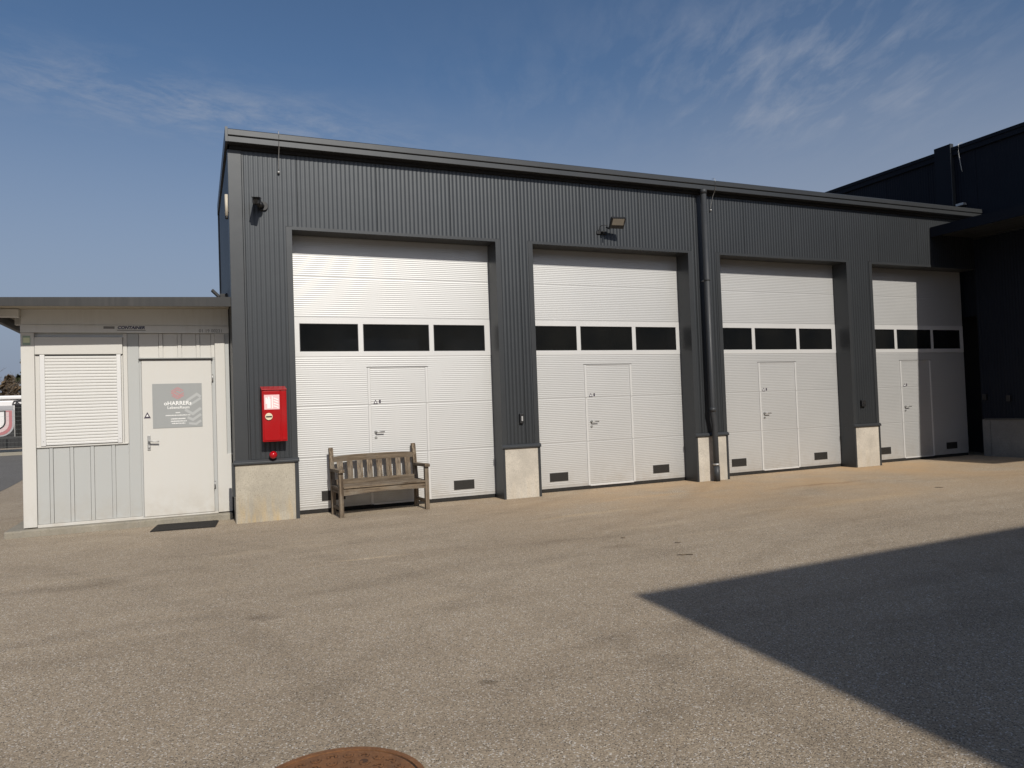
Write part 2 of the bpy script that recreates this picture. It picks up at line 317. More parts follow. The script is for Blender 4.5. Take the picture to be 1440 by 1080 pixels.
# ------------------------------------------------------------------ mesh helpers
class MB:
    def __init__(s): s.v = []; s.f = []; s.sm = []
    def quad(s, a, b, c, d, smooth=False):
        i = len(s.v); s.v += [a, b, c, d]; s.f.append((i, i + 1, i + 2, i + 3)); s.sm.append(smooth)
    def box(s, x0, x1, y0, y1, z0, z1):
        i = len(s.v)
        s.v += [(x0, y0, z0), (x1, y0, z0), (x1, y1, z0), (x0, y1, z0), (x0, y0, z1), (x1, y0, z1), (x1, y1, z1), (x0, y1, z1)]
        for q in ((0, 3, 2, 1), (4, 5, 6, 7), (0, 1, 5, 4), (1, 2, 6, 5), (2, 3, 7, 6), (3, 0, 4, 7)):
            s.f.append(tuple(i + k for k in q)); s.sm.append(False)
        return s
    def tube(s, pts, r, n=12, caps=True):
        pts = [Vector(p) for p in pts]; rs = r if isinstance(r, (list, tuple)) else [r] * len(pts)
        i0 = len(s.v); ref = None
        for k, p in enumerate(pts):
            d = (pts[min(k + 1, len(pts) - 1)] - pts[max(k - 1, 0)]).normalized()
            if ref is None:
                ref = Vector((0, 0, 1)) if abs(d.z) < 0.9 else Vector((1, 0, 0))
            a = d.cross(ref).normalized(); b = d.cross(a).normalized()
            if abs(d.z) < 0.9: ref = Vector((0, 0, 1))
            for j in range(n):
                t = 2 * math.pi * j / n; q = p + (a * math.cos(t) + b * math.sin(t)) * rs[k]; s.v.append(tuple(q))
            ref = a.cross(d) * -1 if False else ref
        for k in range(len(pts) - 1):
            for j in range(n):
                s.f.append((i0 + k * n + j, i0 + k * n + (j + 1) % n, i0 + (k + 1) * n + (j + 1) % n, i0 + (k + 1) * n + j)); s.sm.append(True)
        if caps:
            s.f.append(tuple(i0 + j for j in range(n))[::-1]); s.sm.append(False)
            s.f.append(tuple(i0 + (len(pts) - 1) * n + j for j in range(n))); s.sm.append(False)
        return s
    def prism(s, poly, axis, lo, hi):
        """extrude a 2-D polygon along axis"""
        n = len(poly); i = len(s.v)
        for w in (lo, hi):
            for (a, b) in poly:
                s.v.append({'x': (w, a, b), 'y': (a, w, b), 'z': (a, b, w)}[axis])
        s.f.append(tuple(i + k for k in range(n))[::-1]); s.sm.append(False)
        s.f.append(tuple(i + n + k for k in range(n))); s.sm.append(False)
        for k in range(n):
            s.f.append((i + k, i + (k + 1) % n, i + n + (k + 1) % n, i + n + k)); s.sm.append(False)
        return s
    def sphere(s, c, r, n=16, mm=10, sx=1, sy=1, sz=1):
        i = len(s.v)
        for a in range(mm + 1):
            ph = math.pi * a / mm
            for b in range(n):
                th = 2 * math.pi * b / n
                s.v.append((c[0] + r * sx * math.sin(ph) * math.cos(th), c[1] + r * sy * math.sin(ph) * math.sin(th), c[2] + r * sz * math.cos(ph)))
        for a in range(mm):
            for b in range(n):
                s.f.append((i + a * n + b, i + (a + 1) * n + b, i + (a + 1) * n + (b + 1) % n, i + a * n + (b + 1) % n)); s.sm.append(True)
        return s
    def mesh(s, name):
        me = bpy.data.meshes.new(name); me.from_pydata(s.v, [], s.f); me.polygons.foreach_set('use_smooth', s.sm); me.update(); return me
    def build(s, name, mat, parent=None, loc=(0, 0, 0), rot=(0, 0, 0), bevel=0, fix=True):
        me = s.mesh(name); me.materials.append(mat)
        if fix:
            import bmesh
            b = bmesh.new(); b.from_mesh(me); bmesh.ops.recalc_face_normals(b, faces=b.faces); b.to_mesh(me); b.free()
        o = inst(name, me, parent, loc, rot)
        if bevel:
            md = o.modifiers.new('bevel', 'BEVEL'); md.width = bevel; md.segments = 2; md.limit_method = 'ANGLE'; md.angle_limit = R(40)
        return o
def inst(name, me, parent=None, loc=(0, 0, 0), rot=(0, 0, 0)):
    o = bpy.data.objects.new(name, me); COL.objects.link(o); o.parent = parent; o.location = loc; o.rotation_euler = rot; return o
def empty(name, loc=(0, 0, 0), rz=0):
    o = bpy.data.objects.new(name, None); COL.objects.link(o); o.location = loc; o.rotation_euler = (0, 0, rz); o.empty_display_size = 0.2; return o
def tag(o, label=None, cat=None, group=None, kind=None):
    if label: o['label'] = label
    if cat: o['category'] = cat
    if group: o['group'] = group
    if kind: o['kind'] = kind
    return o
def box(name, mat, dims, parent=None, bevel=0.0, loc=(0, 0, 0), rot=(0, 0, 0)):
    return MB().box(*dims).build(name, mat, parent, loc, rot, bevel)
def copy_tree(o, parent=None):
    c = o.copy(); COL.objects.link(c); c.parent = parent
    for ch in list(o.children): copy_tree(ch, c)
    return c
def text(name, body, size, mat, parent, loc, rot=(R(90), 0, 0), align='CENTER', off=0.0, shear=0.0, depth=0.0005, xs=1.0):
    cu = bpy.data.curves.new('lettering', 'FONT'); cu.body = body; cu.size = size; cu.align_x = align; cu.offset = off; cu.shear = shear; cu.extrude = depth; cu.resolution_u = 3
    t = bpy.data.objects.new('lettering_tmp', cu); COL.objects.link(t)
    dg = bpy.context.evaluated_depsgraph_get(); me = bpy.data.meshes.new_from_object(t.evaluated_get(dg))
    bpy.data.objects.remove(t); me.materials.clear(); me.materials.append(mat)
    o = inst(name, me, parent, loc, rot); o.scale = (xs, 1, 1); return o

# ribbed metal: profile across local x, facing local -y
PITCH = 1.1155 / 18
def ribbed(mb, x0, x1, z0, z1, phase, depth=0.0042, pitch=PITCH, t=0.03):
    prof = [(q / 8.0, (0.5 - 0.5 * math.cos(2 * math.pi * q / 8)) ** 0.8) for q in range(8)]
    k0 = int(math.floor((x0 - phase) / pitch)) - 1; k1 = int(math.ceil((x1 - phase) / pitch)) + 1
    pts = []
    for k in range(k0, k1 + 1):
        for a, d in prof: pts.append((phase + (k + a) * pitch, d * depth))
    def at(x):
        for (a, da), (b, db) in zip(pts, pts[1:]):
            if a <= x <= b: return da + (db - da) * (x - a) / (b - a)
        return 0
    P = [(x0, at(x0))] + [p for p in pts if x0 < p[0] < x1] + [(x1, at(x1))]
    i = len(mb.v)
    for z in (z0, z1):
        for x, d in P: mb.v.append((x, -d, z))
    n = len(P)
    for k in range(n - 1): mb.f.append((i + k, i + k + 1, i + n + k + 1, i + n + k)); mb.sm.append(True)
    for xx, flip in ((x0, 0), (x1, 1)):
        d = at(xx); q = [(xx, -d, z0), (xx, -d, z1), (xx, t, z1), (xx, t, z0)]
        mb.quad(*q)
    return mb
def waved(mb, x0, x1, z0, z1, amp=0.0012, pitch=0.03, y=0.0, t=0.02, zc=0.0, edge=0.007, zmin=None):
    """horizontally micro-ribbed sheet facing -y with returned edges"""
    z0 -= 0.0013; z1 += 0.0013; t = 0.003
    z = z0 + edge; n = max(1, int(round((z1 - z0 - 2 * edge) / pitch))); st = (z1 - z0 - 2 * edge) / n
    P = [(z0, 0.0)]
    for k in range(n * 4 + 1):
        zz = z0 + edge + st * k / 4; P.append((zz, amp * (1 - math.cos(2 * math.pi * k / 4))))
    P.append((z1, 0.0)); i = len(mb.v)
    if zmin is not None: z0 = zmin; P = [(zmin, 0.0)] + [p for p in P if p[0] > zmin + 0.002]
    for zz, d in P: mb.v += [(x0, y - d, zz), (x1, y - d, zz)]
    for k in range(len(P) - 1): mb.f.append((i + 2 * k, i + 2 * k + 1, i + 2 * k + 3, i + 2 * k + 2)); mb.sm.append(True)
    mb.quad((x0, y, z0), (x0, y, z1), (x0, y + t, z1), (x0, y + t, z0)); mb.quad((x1, y, z1), (x1, y, z0), (x1, y + t, z0), (x1, y + t, z1))
    mb.quad((x0, y, z1), (x1, y, z1), (x1, y + t, z1), (x0, y + t, z1)); mb.quad((x1, y, z0), (x0, y, z0), (x0, y + t, z0), (x1, y + t, z0))
    return mb

# ================================================================== THE GROUND
gm = MB(); gm.quad((-600, -600, 0), (600, -600, 0), (600, 600, 0), (-600, 600, 0))
tag(gm.build('ground', M['asphalt'], fix=False), kind='structure', label='worn grey brown asphalt yard with ochre dust before the doors')
rd = MB(); pl = [(-3.95, 27.75), (-60, 27.75), (-60, 3.2), (-8, 3.7), (-5, 5.0), (-4.1, 6.4), (-3.74, 7.8), (-3.78, 9.0), (-3.93, 11.5)]
rd.v = [(a, b, 0.004) for a, b in pl]; rd.f = [tuple(range(len(pl)))]; rd.sm = [False]
tag(rd.build('road', M['road'], fix=False), kind='structure', label='darker asphalt lane leading to the mesh fence')

# ================================================================== GARAGE BUILDING
GX0, GX1 = 0.50, 15.37
OP = [(1.3075, 4.3343), (4.9637, 7.9392), (8.6198, 11.6523), (12.3307, 15.3772)]
ZO, ZT, D = 3.963, 5.0, 0.334
garage = tag(empty('garage_building', (8, 3, 0)), 'long anthracite ribbed metal garage hall with four white sectional doors', 'building')
garage.location = (0, 0, 0)
# solid walls behind the cladding
core = MB()
core.box(GX0 + 0.03, GX1, 0.03, 0.30, ZO + 0.012, 5.16)
piers = [(0.5, 1.3075), (4.3343, 4.9637), (7.9392, 8.6198), (11.6523, 12.3307)]
for a, b in piers: core.box(a + 0.03, b - 0.03, 0.03, 0.30, 0.0, ZO + 0.012)
core.build('wall_core', M['core'], garage)
seams = [0.2805 + 1.1155 * k for k in range(15)]
for k in range(14):
    a = max(seams[k] + 0.003, 0.70); b = min(seams[k + 1] - 0.003, GX1 - 0.002)
    if b <= a: continue
    mb = MB(); ribbed(mb, a, b, ZO + 0.045, ZT, 0.2805)
    for (pa, pb) in piers:
        c0 = max(a, pa + (0.0 if pa == 0.5 else 0.08)); c1 = min(b, pb - 0.08)
        if c1 - c0 > 0.01: ribbed(mb, c0, c1, 0.835, ZO + 0.045, 0.2805)
    mb.build('cladding_panel', M['anthracite'], garage, fix=False)
# corner flashing, jamb, lintel flashings
cf = MB(); cf.box(0.50, 0.672, -0.012, 0.20, 0.825, 5.0); cf.box(0.674, 0.698, -0.004, 0.02, 0.825, 5.0); cf.build('corner_flashing', M['flash'], garage, bevel=0.004)
for i, (a, b) in enumerate(OP):
    for s, x in ((-1, a), (1, b)):
        if i == 3 and s == 1: continue
        f = MB()
        if s == -1: f.box(x - 0.078, x, -0.010, 0.0, 0.83, ZO + 0.04); f.box(x - 0.006, x, 0.0, D - 0.005, 0.0, ZO)
        else: f.box(x, x + 0.078, -0.010, 0.0, 0.83, ZO + 0.04); f.box(x, x + 0.006, 0.0, D - 0.005, 0.0, ZO)
        f.build('jamb_flashing', M['flash'], garage)
    f = MB(); f.box(a, min(b, 15.365), -0.012, -0.004, ZO, ZO + 0.043); f.box(a, min(b, 15.365), -0.004, D - 0.005, ZO - 0.0, ZO + 0.008)
    f.build('lintel_flashing', M['flash'], garage)
# concrete plinth blocks with cap and edge trims
for k, (a, b) in enumerate(piers):
    a0 = a - (0.01 if k == 0 else 0.0)
    l0, r0 = (a0 + 0.006, b - 0.045) if k == 0 else (a + 0.035, b - 0.035)
    blk = MB(); blk.box(l0, r0, -0.014, 0.26, -0.02, 0.768)
    blk.build('concrete_plinth', M['conc'] if k == 0 else M['conc_light'], garage, bevel=0.006)
    cp = MB(); cp.prism([(-0.045, 0.775), (-0.045, 0.800), (-0.018, 0.832), (0.02, 0.832), (0.02, 0.770), (-0.030, 0.770)], 'x', a0 - 0.012, b + 0.012)
    cp.build('plinth_cap', M['flash'], garage, bevel=0.002)
    for dm in ((r0 + 0.001, b + 0.004, -0.022, 0.24, 0.0, 0.769), (a0 - 0.034, a0 + 0.003, -0.020, 0.10, 0.36, 0.80) if k == 0 else (a - 0.003, l0 - 0.001, -0.022, 0.24, 0.0, 0.769)):
        box('plinth_trim', M['flash'], dm, garage)
# side wall (faces left), roof and eaves
sw = MB(); sw.prism([(0.20, 0.0), (3.2, 0.0), (3.2, 5.0), (0.20, 5.10)], 'x', 0.507, 0.56)
sw.build('side_wall', M['core'], garage)
for k in range(3):
    mb = MB(); ribbed(mb, 0.003, min(1.0, 2.985 - k * 1.0), 0.0, 4.94, 0); mb.build('cladding_panel', M['anthracite'], garage, loc=(0.501, 3.2 - k * 1.0, 0), rot=(0, 0, R(-90)), fix=False)
bk = MB(); bk.box(0.56, 15.37, 3.1, 3.2, 0.0, 4.9); bk.build('back_wall', M['anthracite'], garage)
rf = MB(); rf.prism([(-0.13, 5.185), (-0.13, 5.212), (3.3, 5.062), (3.3, 5.03)], 'x', 0.49, 15.45)
rf.build('roof', M['flash'], garage)
fa = MB()
fa.prism([(-0.165, 5.138), (-0.172, 5.146), (-0.172, 5.216), (-0.160, 5.228), (-0.02, 5.232), (-0.02, 5.138)], 'x', 0.505, 15.478)
fa.prism([(-0.150, 5.052), (-0.158, 5.058), (-0.158, 5.126), (-0.04, 5.126), (-0.04, 5.052)], 'x', 0.505, 15.478)
fa.box(0.51, 15.45, -0.13, -0.02, 5.126, 5.138)
fa.build('fascia', M['flash'], garage)
ve = MB(); ve.prism([(-0.175, 5.05), (-0.175, 5.245), (3.3, 5.10), (3.3, 4.93)], 'x', 0.470, 0.503); ve.build('verge_trim', M['flash'], garage)
vb = MB(); vb.box(0.474, 0.503, 3.205, 3.30, 0.0, 4.925); vb.build('corner_flashing', M['flash'], garage)
bd = MB(); bd.box(0.53, 15.44, -0.04, 0.03, 5.004, 5.125); bd.build('eave_shade_band', M['core'], garage)  # near-black band puts the shade of the recess under the eave into colour

# downpipe
dp = MB(); dp.tube([(8.215, -0.145, 5.06), (8.215, -0.145, 1.24), (8.218, -0.144, 1.16), (8.252, -0.130, 0.97), (8.258, -0.127, 0.90), (8.262, -0.125, 0.0)], 0.049, 20)
dpo = dp.build('downpipe', M['pipe'], garage)
for z0_, z1_, r_ in ((1.20, 1.27, 0.056), (3.46, 3.50, 0.053), (4.98, 5.06, 0.058)):
    cl = MB(); cl.tube([(8.215, -0.145, z0_), (8.215, -0.145, z1_)], r_, 20); cl.build('pipe_collar', M['pipe'], dpo)
c2 = MB(); c2.tube([(8.262, -0.125, 0.275), (8.262, -0.125, 0.305)], 0.0535, 20); c2.box(8.25, 8.275, -0.08, -0.01, 0.28, 0.30); c2.build('pipe_clamp', M['galv'], dpo)
c3 = MB(); c3.tube([(8.262, -0.125, 0.0), (8.262, -0.125, 0.26)], 0.054, 20); c3.build('pipe_base', M['pipe'], dpo)
c4 = MB(); c4.box(8.205, 8.225, -0.10, -0.005, 3.47, 3.49); c4.build('pipe_bracket', M['galv'], dpo)
# lightning conductor tails on the front eave
for x in (1.15, 8.45):
    r_ = MB(); r_.tube([(x, -0.10, 5.27), (x, -0.165, 5.262), (x, -0.183, 5.23), (x, -0.183, 5.08), (x + 0.002, -0.10, 4.97), (x + 0.003, -0.03, 4.80), (x + 0.003, -0.02, 4.745)], 0.0045, 8)
    ro = r_.build('conductor_rod', M['galv'], garage)
    q = MB(); q.sphere((x + 0.003, -0.03, 4.74), 0.018, 10, 6); q.tube([(x + 0.003, -0.03, 4.735), (x + 0.003, 0.0, 4.735)], 0.01, 8); q.build('conductor_clamp', M['galv'], ro)

# ---- sectional garage door, built once in local space (x from centre, y=0 the outer face)
HW, WK0, WK1, WT = 1.513, -0.458, 0.458, 2.062
garage_doors = []
def make_door(cx):
    d = MB(); d.box(-HW, HW, 0.0022, 0.05, 2.79, ZO); d.box(-HW, HW, 0.016, 0.05, 2.2, 2.79); d.box(-HW, HW, 0.0022, 0.05, 0.06, 2.2)
    root = d.build('garage_door', M['white_door'], garage, loc=(cx, D, 0))
    J = [3.380, 2.795, 2.225, 1.515, 0.787, 0.085]
    s = MB(); waved(s, -HW, HW, J[0] + 0.002, ZO - 0.001); s.build('door_section', M['white_door'], root, fix=False)
    s = MB(); waved(s, -HW, HW, J[1] + 0.002, J[0] - 0.002); s.build('door_section', M['white_door'], root, fix=False)
    s = MB(); waved(s, WK0 - 0.004, WK1 + 0.004, J[3] + 0.002, J[2] - 0.002, zmin=WT + 0.010); s.build('door_section', M['white_door'], root, fix=False)
    for lo, hi in ((J[3], J[2]), (J[4], J[3]), (J[5], J[4])):
        for p, q in ((-HW, WK0 - 0.004), (WK1 + 0.004, HW)):
            s = MB(); waved(s, p, q, lo + 0.002, hi - 0.002); s.build('door_section', M['white_door'], root, fix=False)
    # glazed section
    a, gp, b, z0, z1 = 0.503, 0.073, 1.410, 2.303, 2.706
    f = MB(); f.box(-HW, HW, -0.006, 0.016, J[2] + 0.003, z0); f.box(-HW, HW, -0.006, 0.016, z1, J[1] - 0.003)
    for p, q in ((-HW, -b), (-a - gp, -a), (a, a + gp), (b, HW)): f.box(p, q, -0.006, 0.016, z0, z1)
    f.build('window_frame', M['white_trim'], root, bevel=0.0015)
    for p, q in ((-b, -a - gp), (-a, a), (a + gp, b)):
        box('pane', M['glass'], (p + 0.001, q - 0.001, 0.008, 0.015, z0 + 0.001, z1 - 0.001), root)
        g_ = MB(); g_.box(p, q, -0.004, 0.007, z0, z0 + 0.010); g_.box(p, q, -0.004, 0.007, z1 - 0.010, z1); g_.box(p, p + 0.010, -0.004, 0.007, z0 + 0.010, z1 - 0.010); g_.box(q - 0.010, q, -0.004, 0.007, z0 + 0.010, z1 - 0.010)
        g_.build('pane_gasket', M['black'], root)
    # wicket door
    for lo, hi in ((0.075, J[4] - 0.002), (J[4] + 0.002, J[3] - 0.002), (J[3] + 0.002, WT - 0.012)):
        s = MB(); waved(s, WK0 + 0.040, WK1 - 0.040, lo, hi); s.build('wicket_panel', M['white_door'], root, fix=False)
    fr = MB()
    for lo, hi in ((0.060, J[4] - 0.004), (J[4] + 0.004, J[3] - 0.004), (J[3] + 0.004, WT)):
        fr.box(WK0, WK0 + 0.036, -0.010, 0.003, lo, hi); fr.box(WK1 - 0.036, WK1, -0.010, 0.003, lo, hi)
    fr.box(WK0 + 0.036, WK1 - 0.036, -0.010, 0.003, WT - 0.010, WT); fr.box(WK0 + 0.036, WK1 - 0.036, -0.012, 0.003, 0.050, 0.074)
    fr.build('wicket_frame', M['white_trim'], root, bevel=0.002)
    box('wicket_shadow_line', M['ventgrey'], (WK0 - 0.012, WK1 + 0.012, -0.004, 0.003, WT + 0.0015, WT + 0.0085), root)  # dark strip paints in the thin shadow line along the wicket top
    h = MB(); h.tube([(-0.358, -0.003, 1.115), (-0.358, -0.012, 1.115)], 0.024, 16); h.tube([(-0.358, -0.008, 1.115), (-0.358, -0.052, 1.115), (-0.345, -0.056, 1.115), (-0.240, -0.054, 1.112)], 0.0095, 10); h.tube([(-0.358, -0.003, 1.035), (-0.358, -0.014, 1.035)], 0.019, 14)
    h.build('handle', M['steel'], root)
    # vents
    for x0, x1 in ((-1.165, -0.830), (0.822, 1.155)):
        v = MB(); v.box(x0, x1, -0.006, -0.001, 0.168, 0.308)
        for k in range(8): v.box(x0 + 0.012, x1 - 0.012, -0.009, -0.006, 0.180 + k * 0.0155, 0.188 + k * 0.0155)
        v.build('vent', M['ventgrey'], root)
    se = MB(); se.box(-HW, WK0 - 0.002, 0.004, 0.03, 0.004, 0.083); se.box(WK1 + 0.002, HW, 0.004, 0.03, 0.004, 0.083); se.box(WK0 - 0.002, WK1 + 0.002, 0.004, 0.03, 0.004, 0.048)
    se.build('bottom_seal', M['rubber'], root)
    t = MB(); t.prism([(-0.385, 1.525), (-0.315, 1.525), (-0.35, 1.59)], 'y', -0.004, -0.001); t.build('warning_sign', M['print_dark'], root)
    t = MB(); t.prism([(-0.367, 1.538), (-0.333, 1.538), (-0.35, 1.567)], 'y', -0.0055, -0.0042); t.build('sign_print', M['print_white'], root)
    t = MB(); t.box(-0.298, -0.272, -0.004, -0.001, 1.535, 1.585); t.build('door_sticker', M['print_dark'], root)
    return root
cs_ = [2.826, 6.4505, 10.136, 13.85]
d0 = make_door(cs_[0])
doors = [d0]
for c in cs_[1:]:
    dd = copy_tree(d0, garage); dd.location = (c, D, 0); doors.append(dd)
for dd, l in zip(doors, ('white sectional garage door behind the wooden bench', 'white sectional garage door under the floodlight', 'white sectional garage door right of the downpipe', 'white sectional garage door half in shade at the corner')):
    dd['label'] = l

# ================================================================== WAREHOUSE (right wing and the block behind the camera)
wh = tag(empty('warehouse_building', (15.4, 0, 0)), 'tall dark navy warehouse wing in shade at right with canopy', 'building'); wh.location = (0, 0, 0)
WX, UX, ZC0, ZC1, HT = 15.37, 15.60, 4.60, 4.775, 6.76
wc = MB(); wc.box(WX + 0.03, UX + 0.6, -14.6, 0.02, 0.0, ZC0); wc.box(UX + 0.03, UX + 0.9, -14.6, 30, ZC0, HT); wc.box(16.2, 40, -26, 30, 0.0, HT + 0.0)
wc.build('wall_core', M['core'], wh)
y = 0.0; k = 0
while y > -14.4:
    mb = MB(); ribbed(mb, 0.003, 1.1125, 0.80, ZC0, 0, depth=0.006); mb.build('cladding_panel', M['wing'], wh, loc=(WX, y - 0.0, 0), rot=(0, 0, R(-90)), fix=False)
    y -= 1.1155
y = 12.27
while y > -14.4:
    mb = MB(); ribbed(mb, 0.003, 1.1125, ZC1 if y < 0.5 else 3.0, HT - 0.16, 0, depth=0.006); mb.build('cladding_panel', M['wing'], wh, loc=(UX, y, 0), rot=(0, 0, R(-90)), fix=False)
    y -= 1.1155
y = -0.004; n = 0
while y > -14.0:
    L_ = 0.162 if n == 0 else 2.4
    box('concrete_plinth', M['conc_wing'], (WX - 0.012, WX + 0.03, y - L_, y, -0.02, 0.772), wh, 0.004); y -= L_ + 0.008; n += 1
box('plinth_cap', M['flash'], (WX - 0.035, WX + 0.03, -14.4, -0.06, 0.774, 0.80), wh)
uf = MB(); uf.box(UX - 0.06, UX + 0.04, -14.55, 30, HT - 0.17, HT); uf.box(UX - 0.085, UX - 0.06, -14.55, 30, HT - 0.06, HT + 0.012); uf.build('roof_edge', M['wing'], wh)
# canopy over the yard side
ca = MB(); ca.box(14.07, WX + 0.2, -7.28, -0.03, ZC0 + 0.05, ZC1)
ca.build('canopy', M['flash'], wh)
cf2 = MB(); cf2.box(14.045, 14.07, -7.30, -0.015, ZC0 - 0.02, ZC1 + 0.01); cf2.box(14.045, WX + 0.1, -7.325, -7.30, ZC0 - 0.02, ZC1 + 0.01); cf2.build('canopy_fascia', M['wing'], wh)
for k in range(6):
    x0 = 14.075 + k * 0.2145
    box('soffit_board', M['flash'], (x0, x0 + 0.205, -7.27, -0.05, ZC0 + 0.03, ZC0 + 0.048), wh)
rm = MB(); rm.box(WX + 0.0, UX + 0.02, -14.5, 0.0, ZC0 + 0.01, ZC1 - 0.01); rm.build('annex_roof', M['flash'], wh)
# projecting fire wall cap and conductor
fb = MB(); fb.box(UX - 0.10, UX - 0.001, 0.50, 0.88, ZC1 + 0.3, HT + 0.10); fb.build('fire_wall', M['wing'], wh)
ft = MB(); ft.box(UX - 0.105, UX - 0.0, 0.488, 0.499, ZC1 + 0.3, HT + 0.105); ft.build('fire_wall_trim', M['flash'], wh)
cr = MB(); cr.tube([(UX + 0.03, 0.30, HT + 0.08), (UX - 0.10, 0.30, HT + 0.02), (UX - 0.11, 0.30, HT - 0.2), (UX - 0.05, 0.29, 6.22), (UX - 0.03, 0.29, 6.18)], 0.008, 8); cr.build('conductor_rod', M['galv'], wh)
box('wall_bracket', M['galv'], (UX - 0.12, UX - 0.01, 0.25, 0.42, 5.44, 5.49), wh)
# block across the yard behind the camera (throws the big shadow); its plan is slightly out of square
RC = Vector((3.31, -14.79)); FD = Vector((1.0, 0.047)).normalized(); SD = Vector((-0.0712, -1.0)).normalized()
FA, SA = math.atan2(FD.y, FD.x), math.atan2(SD.y, SD.x)
def plan(f, g_): p_ = RC + FD * f + SD * g_; return (p_.x, p_.y)
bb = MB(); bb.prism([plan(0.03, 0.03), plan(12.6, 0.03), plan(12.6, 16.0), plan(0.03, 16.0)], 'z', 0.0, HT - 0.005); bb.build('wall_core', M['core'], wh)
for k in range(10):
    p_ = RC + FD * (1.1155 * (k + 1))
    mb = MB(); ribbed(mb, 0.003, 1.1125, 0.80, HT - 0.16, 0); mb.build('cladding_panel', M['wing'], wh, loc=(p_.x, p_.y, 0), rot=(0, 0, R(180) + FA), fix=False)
for k in range(13):
    p_ = RC + SD * (1.1155 * k)
    mb = MB(); ribbed(mb, 0.003, 1.1125, 0.80, HT - 0.16, 0); mb.build('cladding_panel', M['wing'], wh, loc=(p_.x, p_.y, 0), rot=(0, 0, SA), fix=False)
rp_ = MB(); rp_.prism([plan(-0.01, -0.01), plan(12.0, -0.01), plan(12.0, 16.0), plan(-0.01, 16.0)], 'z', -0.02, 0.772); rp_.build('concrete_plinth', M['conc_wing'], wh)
e = MB(); e.prism([plan(-0.06, -0.06), plan(12.2, -0.06), plan(12.2, 0.02), plan(-0.06, 0.02)], 'z', HT - 0.17, HT); e.prism([plan(-0.06, 0.021), plan(0.02, 0.021), plan(0.02, 16.0), plan(-0.06, 16.0)], 'z', HT - 0.17, HT - 0.001); e.build('roof_edge', M['wing'], wh)
for cx in (6.0, 10.0):
    gd = MB(); waved(gd, -1.5, 1.5, 0.03, 3.9, pitch=0.12, amp=0.004); gd.build('roller_door', M['white_door'], wh, loc=(cx, RC.y + (cx - RC.x) * 0.047 + 0.05, 0), rot=(0, 0, R(180) + FA), fix=False)

# small boxes on the wing wall
for (yy, zz, lab) in ((-0.10, 1.25, 'small black switch box on the dark wing wall nearest the corner'), (-0.60, 1.21, 'small black switch box on the dark wing wall above the plinth joint')):
    o = empty('switch_box', (WX - 0.012, yy, zz)); tag(o, lab, 'switch box', 'small switch boxes')
    box('housing', M['black'], (-0.05, 0, -0.04, 0.04, -0.06, 0.06), o, 0.006); b_ = MB(); b_.tube([(-0.05, 0, 0.0), (-0.062, 0, 0.0)], 0.014, 12); b_.build('button', M['ventgrey'], o)

# ================================================================== OFFICE CONTAINER
CY = 0.62
oc = tag(empty('office_container', (-0.75, CY, 0)), 'white site office container with roller shutter and door beside garage', 'container'); oc.location = (0, 0, 0)
ZB = 0.10
box('wall_core', M['rail'], (-1.90, 0.49, CY + 0.05, 3.0, ZB + 0.02, 2.86), oc)
for x0, x1 in ((-1.995, -1.845), (0.300, 0.430)):
    box('corner_post', M['container'], (x0, x1, CY - 0.012, CY + 0.14, ZB, 2.585), oc, 0.006)
box('corner_post', M['container'], (-1.995, -1.86, 2.88, 3.02, ZB, 2.585), oc, 0.006)
box('corner_filler', M['container_grey'], (0.432, 0.484, CY + 0.0, CY + 0.06, ZB + 0.01, 2.585), oc)
bf = MB(); bf.box(0.300, 0.480, CY - 0.0139, CY + 0.0, ZB + 0.003, 0.90); bf.box(0.45, 0.497, CY - 0.01, CY + 0.06, 0.89, 0.905); bf.build('post_foot_cover', M['container'], oc)
tr = MB(); tr.box(-1.995, 0.488, CY - 0.016, CY + 0.14, 2.587, 2.690); tr.build('top_rail', M['rail'], oc, bevel=0.004)
box('top_board', M['rail'], (-1.985, 0.486, CY - 0.008, CY + 0.10, 2.692, 2.93), oc)
br_ = MB(); br_.box(-1.843, -0.64, CY - 0.004, CY + 0.10, ZB - 0.01, ZB + 0.028); br_.box(-0.64, 0.299, CY - 0.010, CY + 0.10, ZB - 0.01, ZB + 0.012); br_.build('bottom_rail', M['container'], oc, bevel=0.003)
# left side wall panels
for k in range(9):
    y0 = CY + 0.15 + k * 0.25
    box('side_panel', M['container_grey'], (-1.985, -1.93, y0, y0 + 0.242, ZB + 0.02, 2.585), oc)
box('side_rail', M['rail'], (-1.995, -1.93, CY + 0.142, 3.02, 2.587, 2.69), oc)
# profiled wall: flat fields with narrow raised ribs between them
ribs_lo = [(-1.704, -1.665), (-1.475, -1.435), (-1.242, -1.201), (-0.996, -0.954)]
xs = -1.842
for a, b in ribs_lo:
    box('wall_panel', M['container_grey'], (xs, a - 0.004, CY + 0.022, CY + 0.05, ZB + 0.03, 1.105), oc, 0.003)
    box('wall_rib', M['container_grey'], (a, b, CY + 0.014, CY + 0.05, ZB + 0.03, 1.10), oc, 0.003); xs = b + 0.004
box('wall_panel', M['container_grey'], (xs, -0.792, CY + 0.022, CY + 0.05, ZB + 0.03, 1.105), oc, 0.003)
box('wall_panel', M['container_grey'], (-0.786, -0.650, CY + 0.018, CY + 0.05, ZB + 0.03, 2.583), oc, 0.003)
box('wall_panel', M['container'], (-0.840, -0.790, CY + 0.014, CY + 0.05, 1.108, 2.583), oc, 0.003)
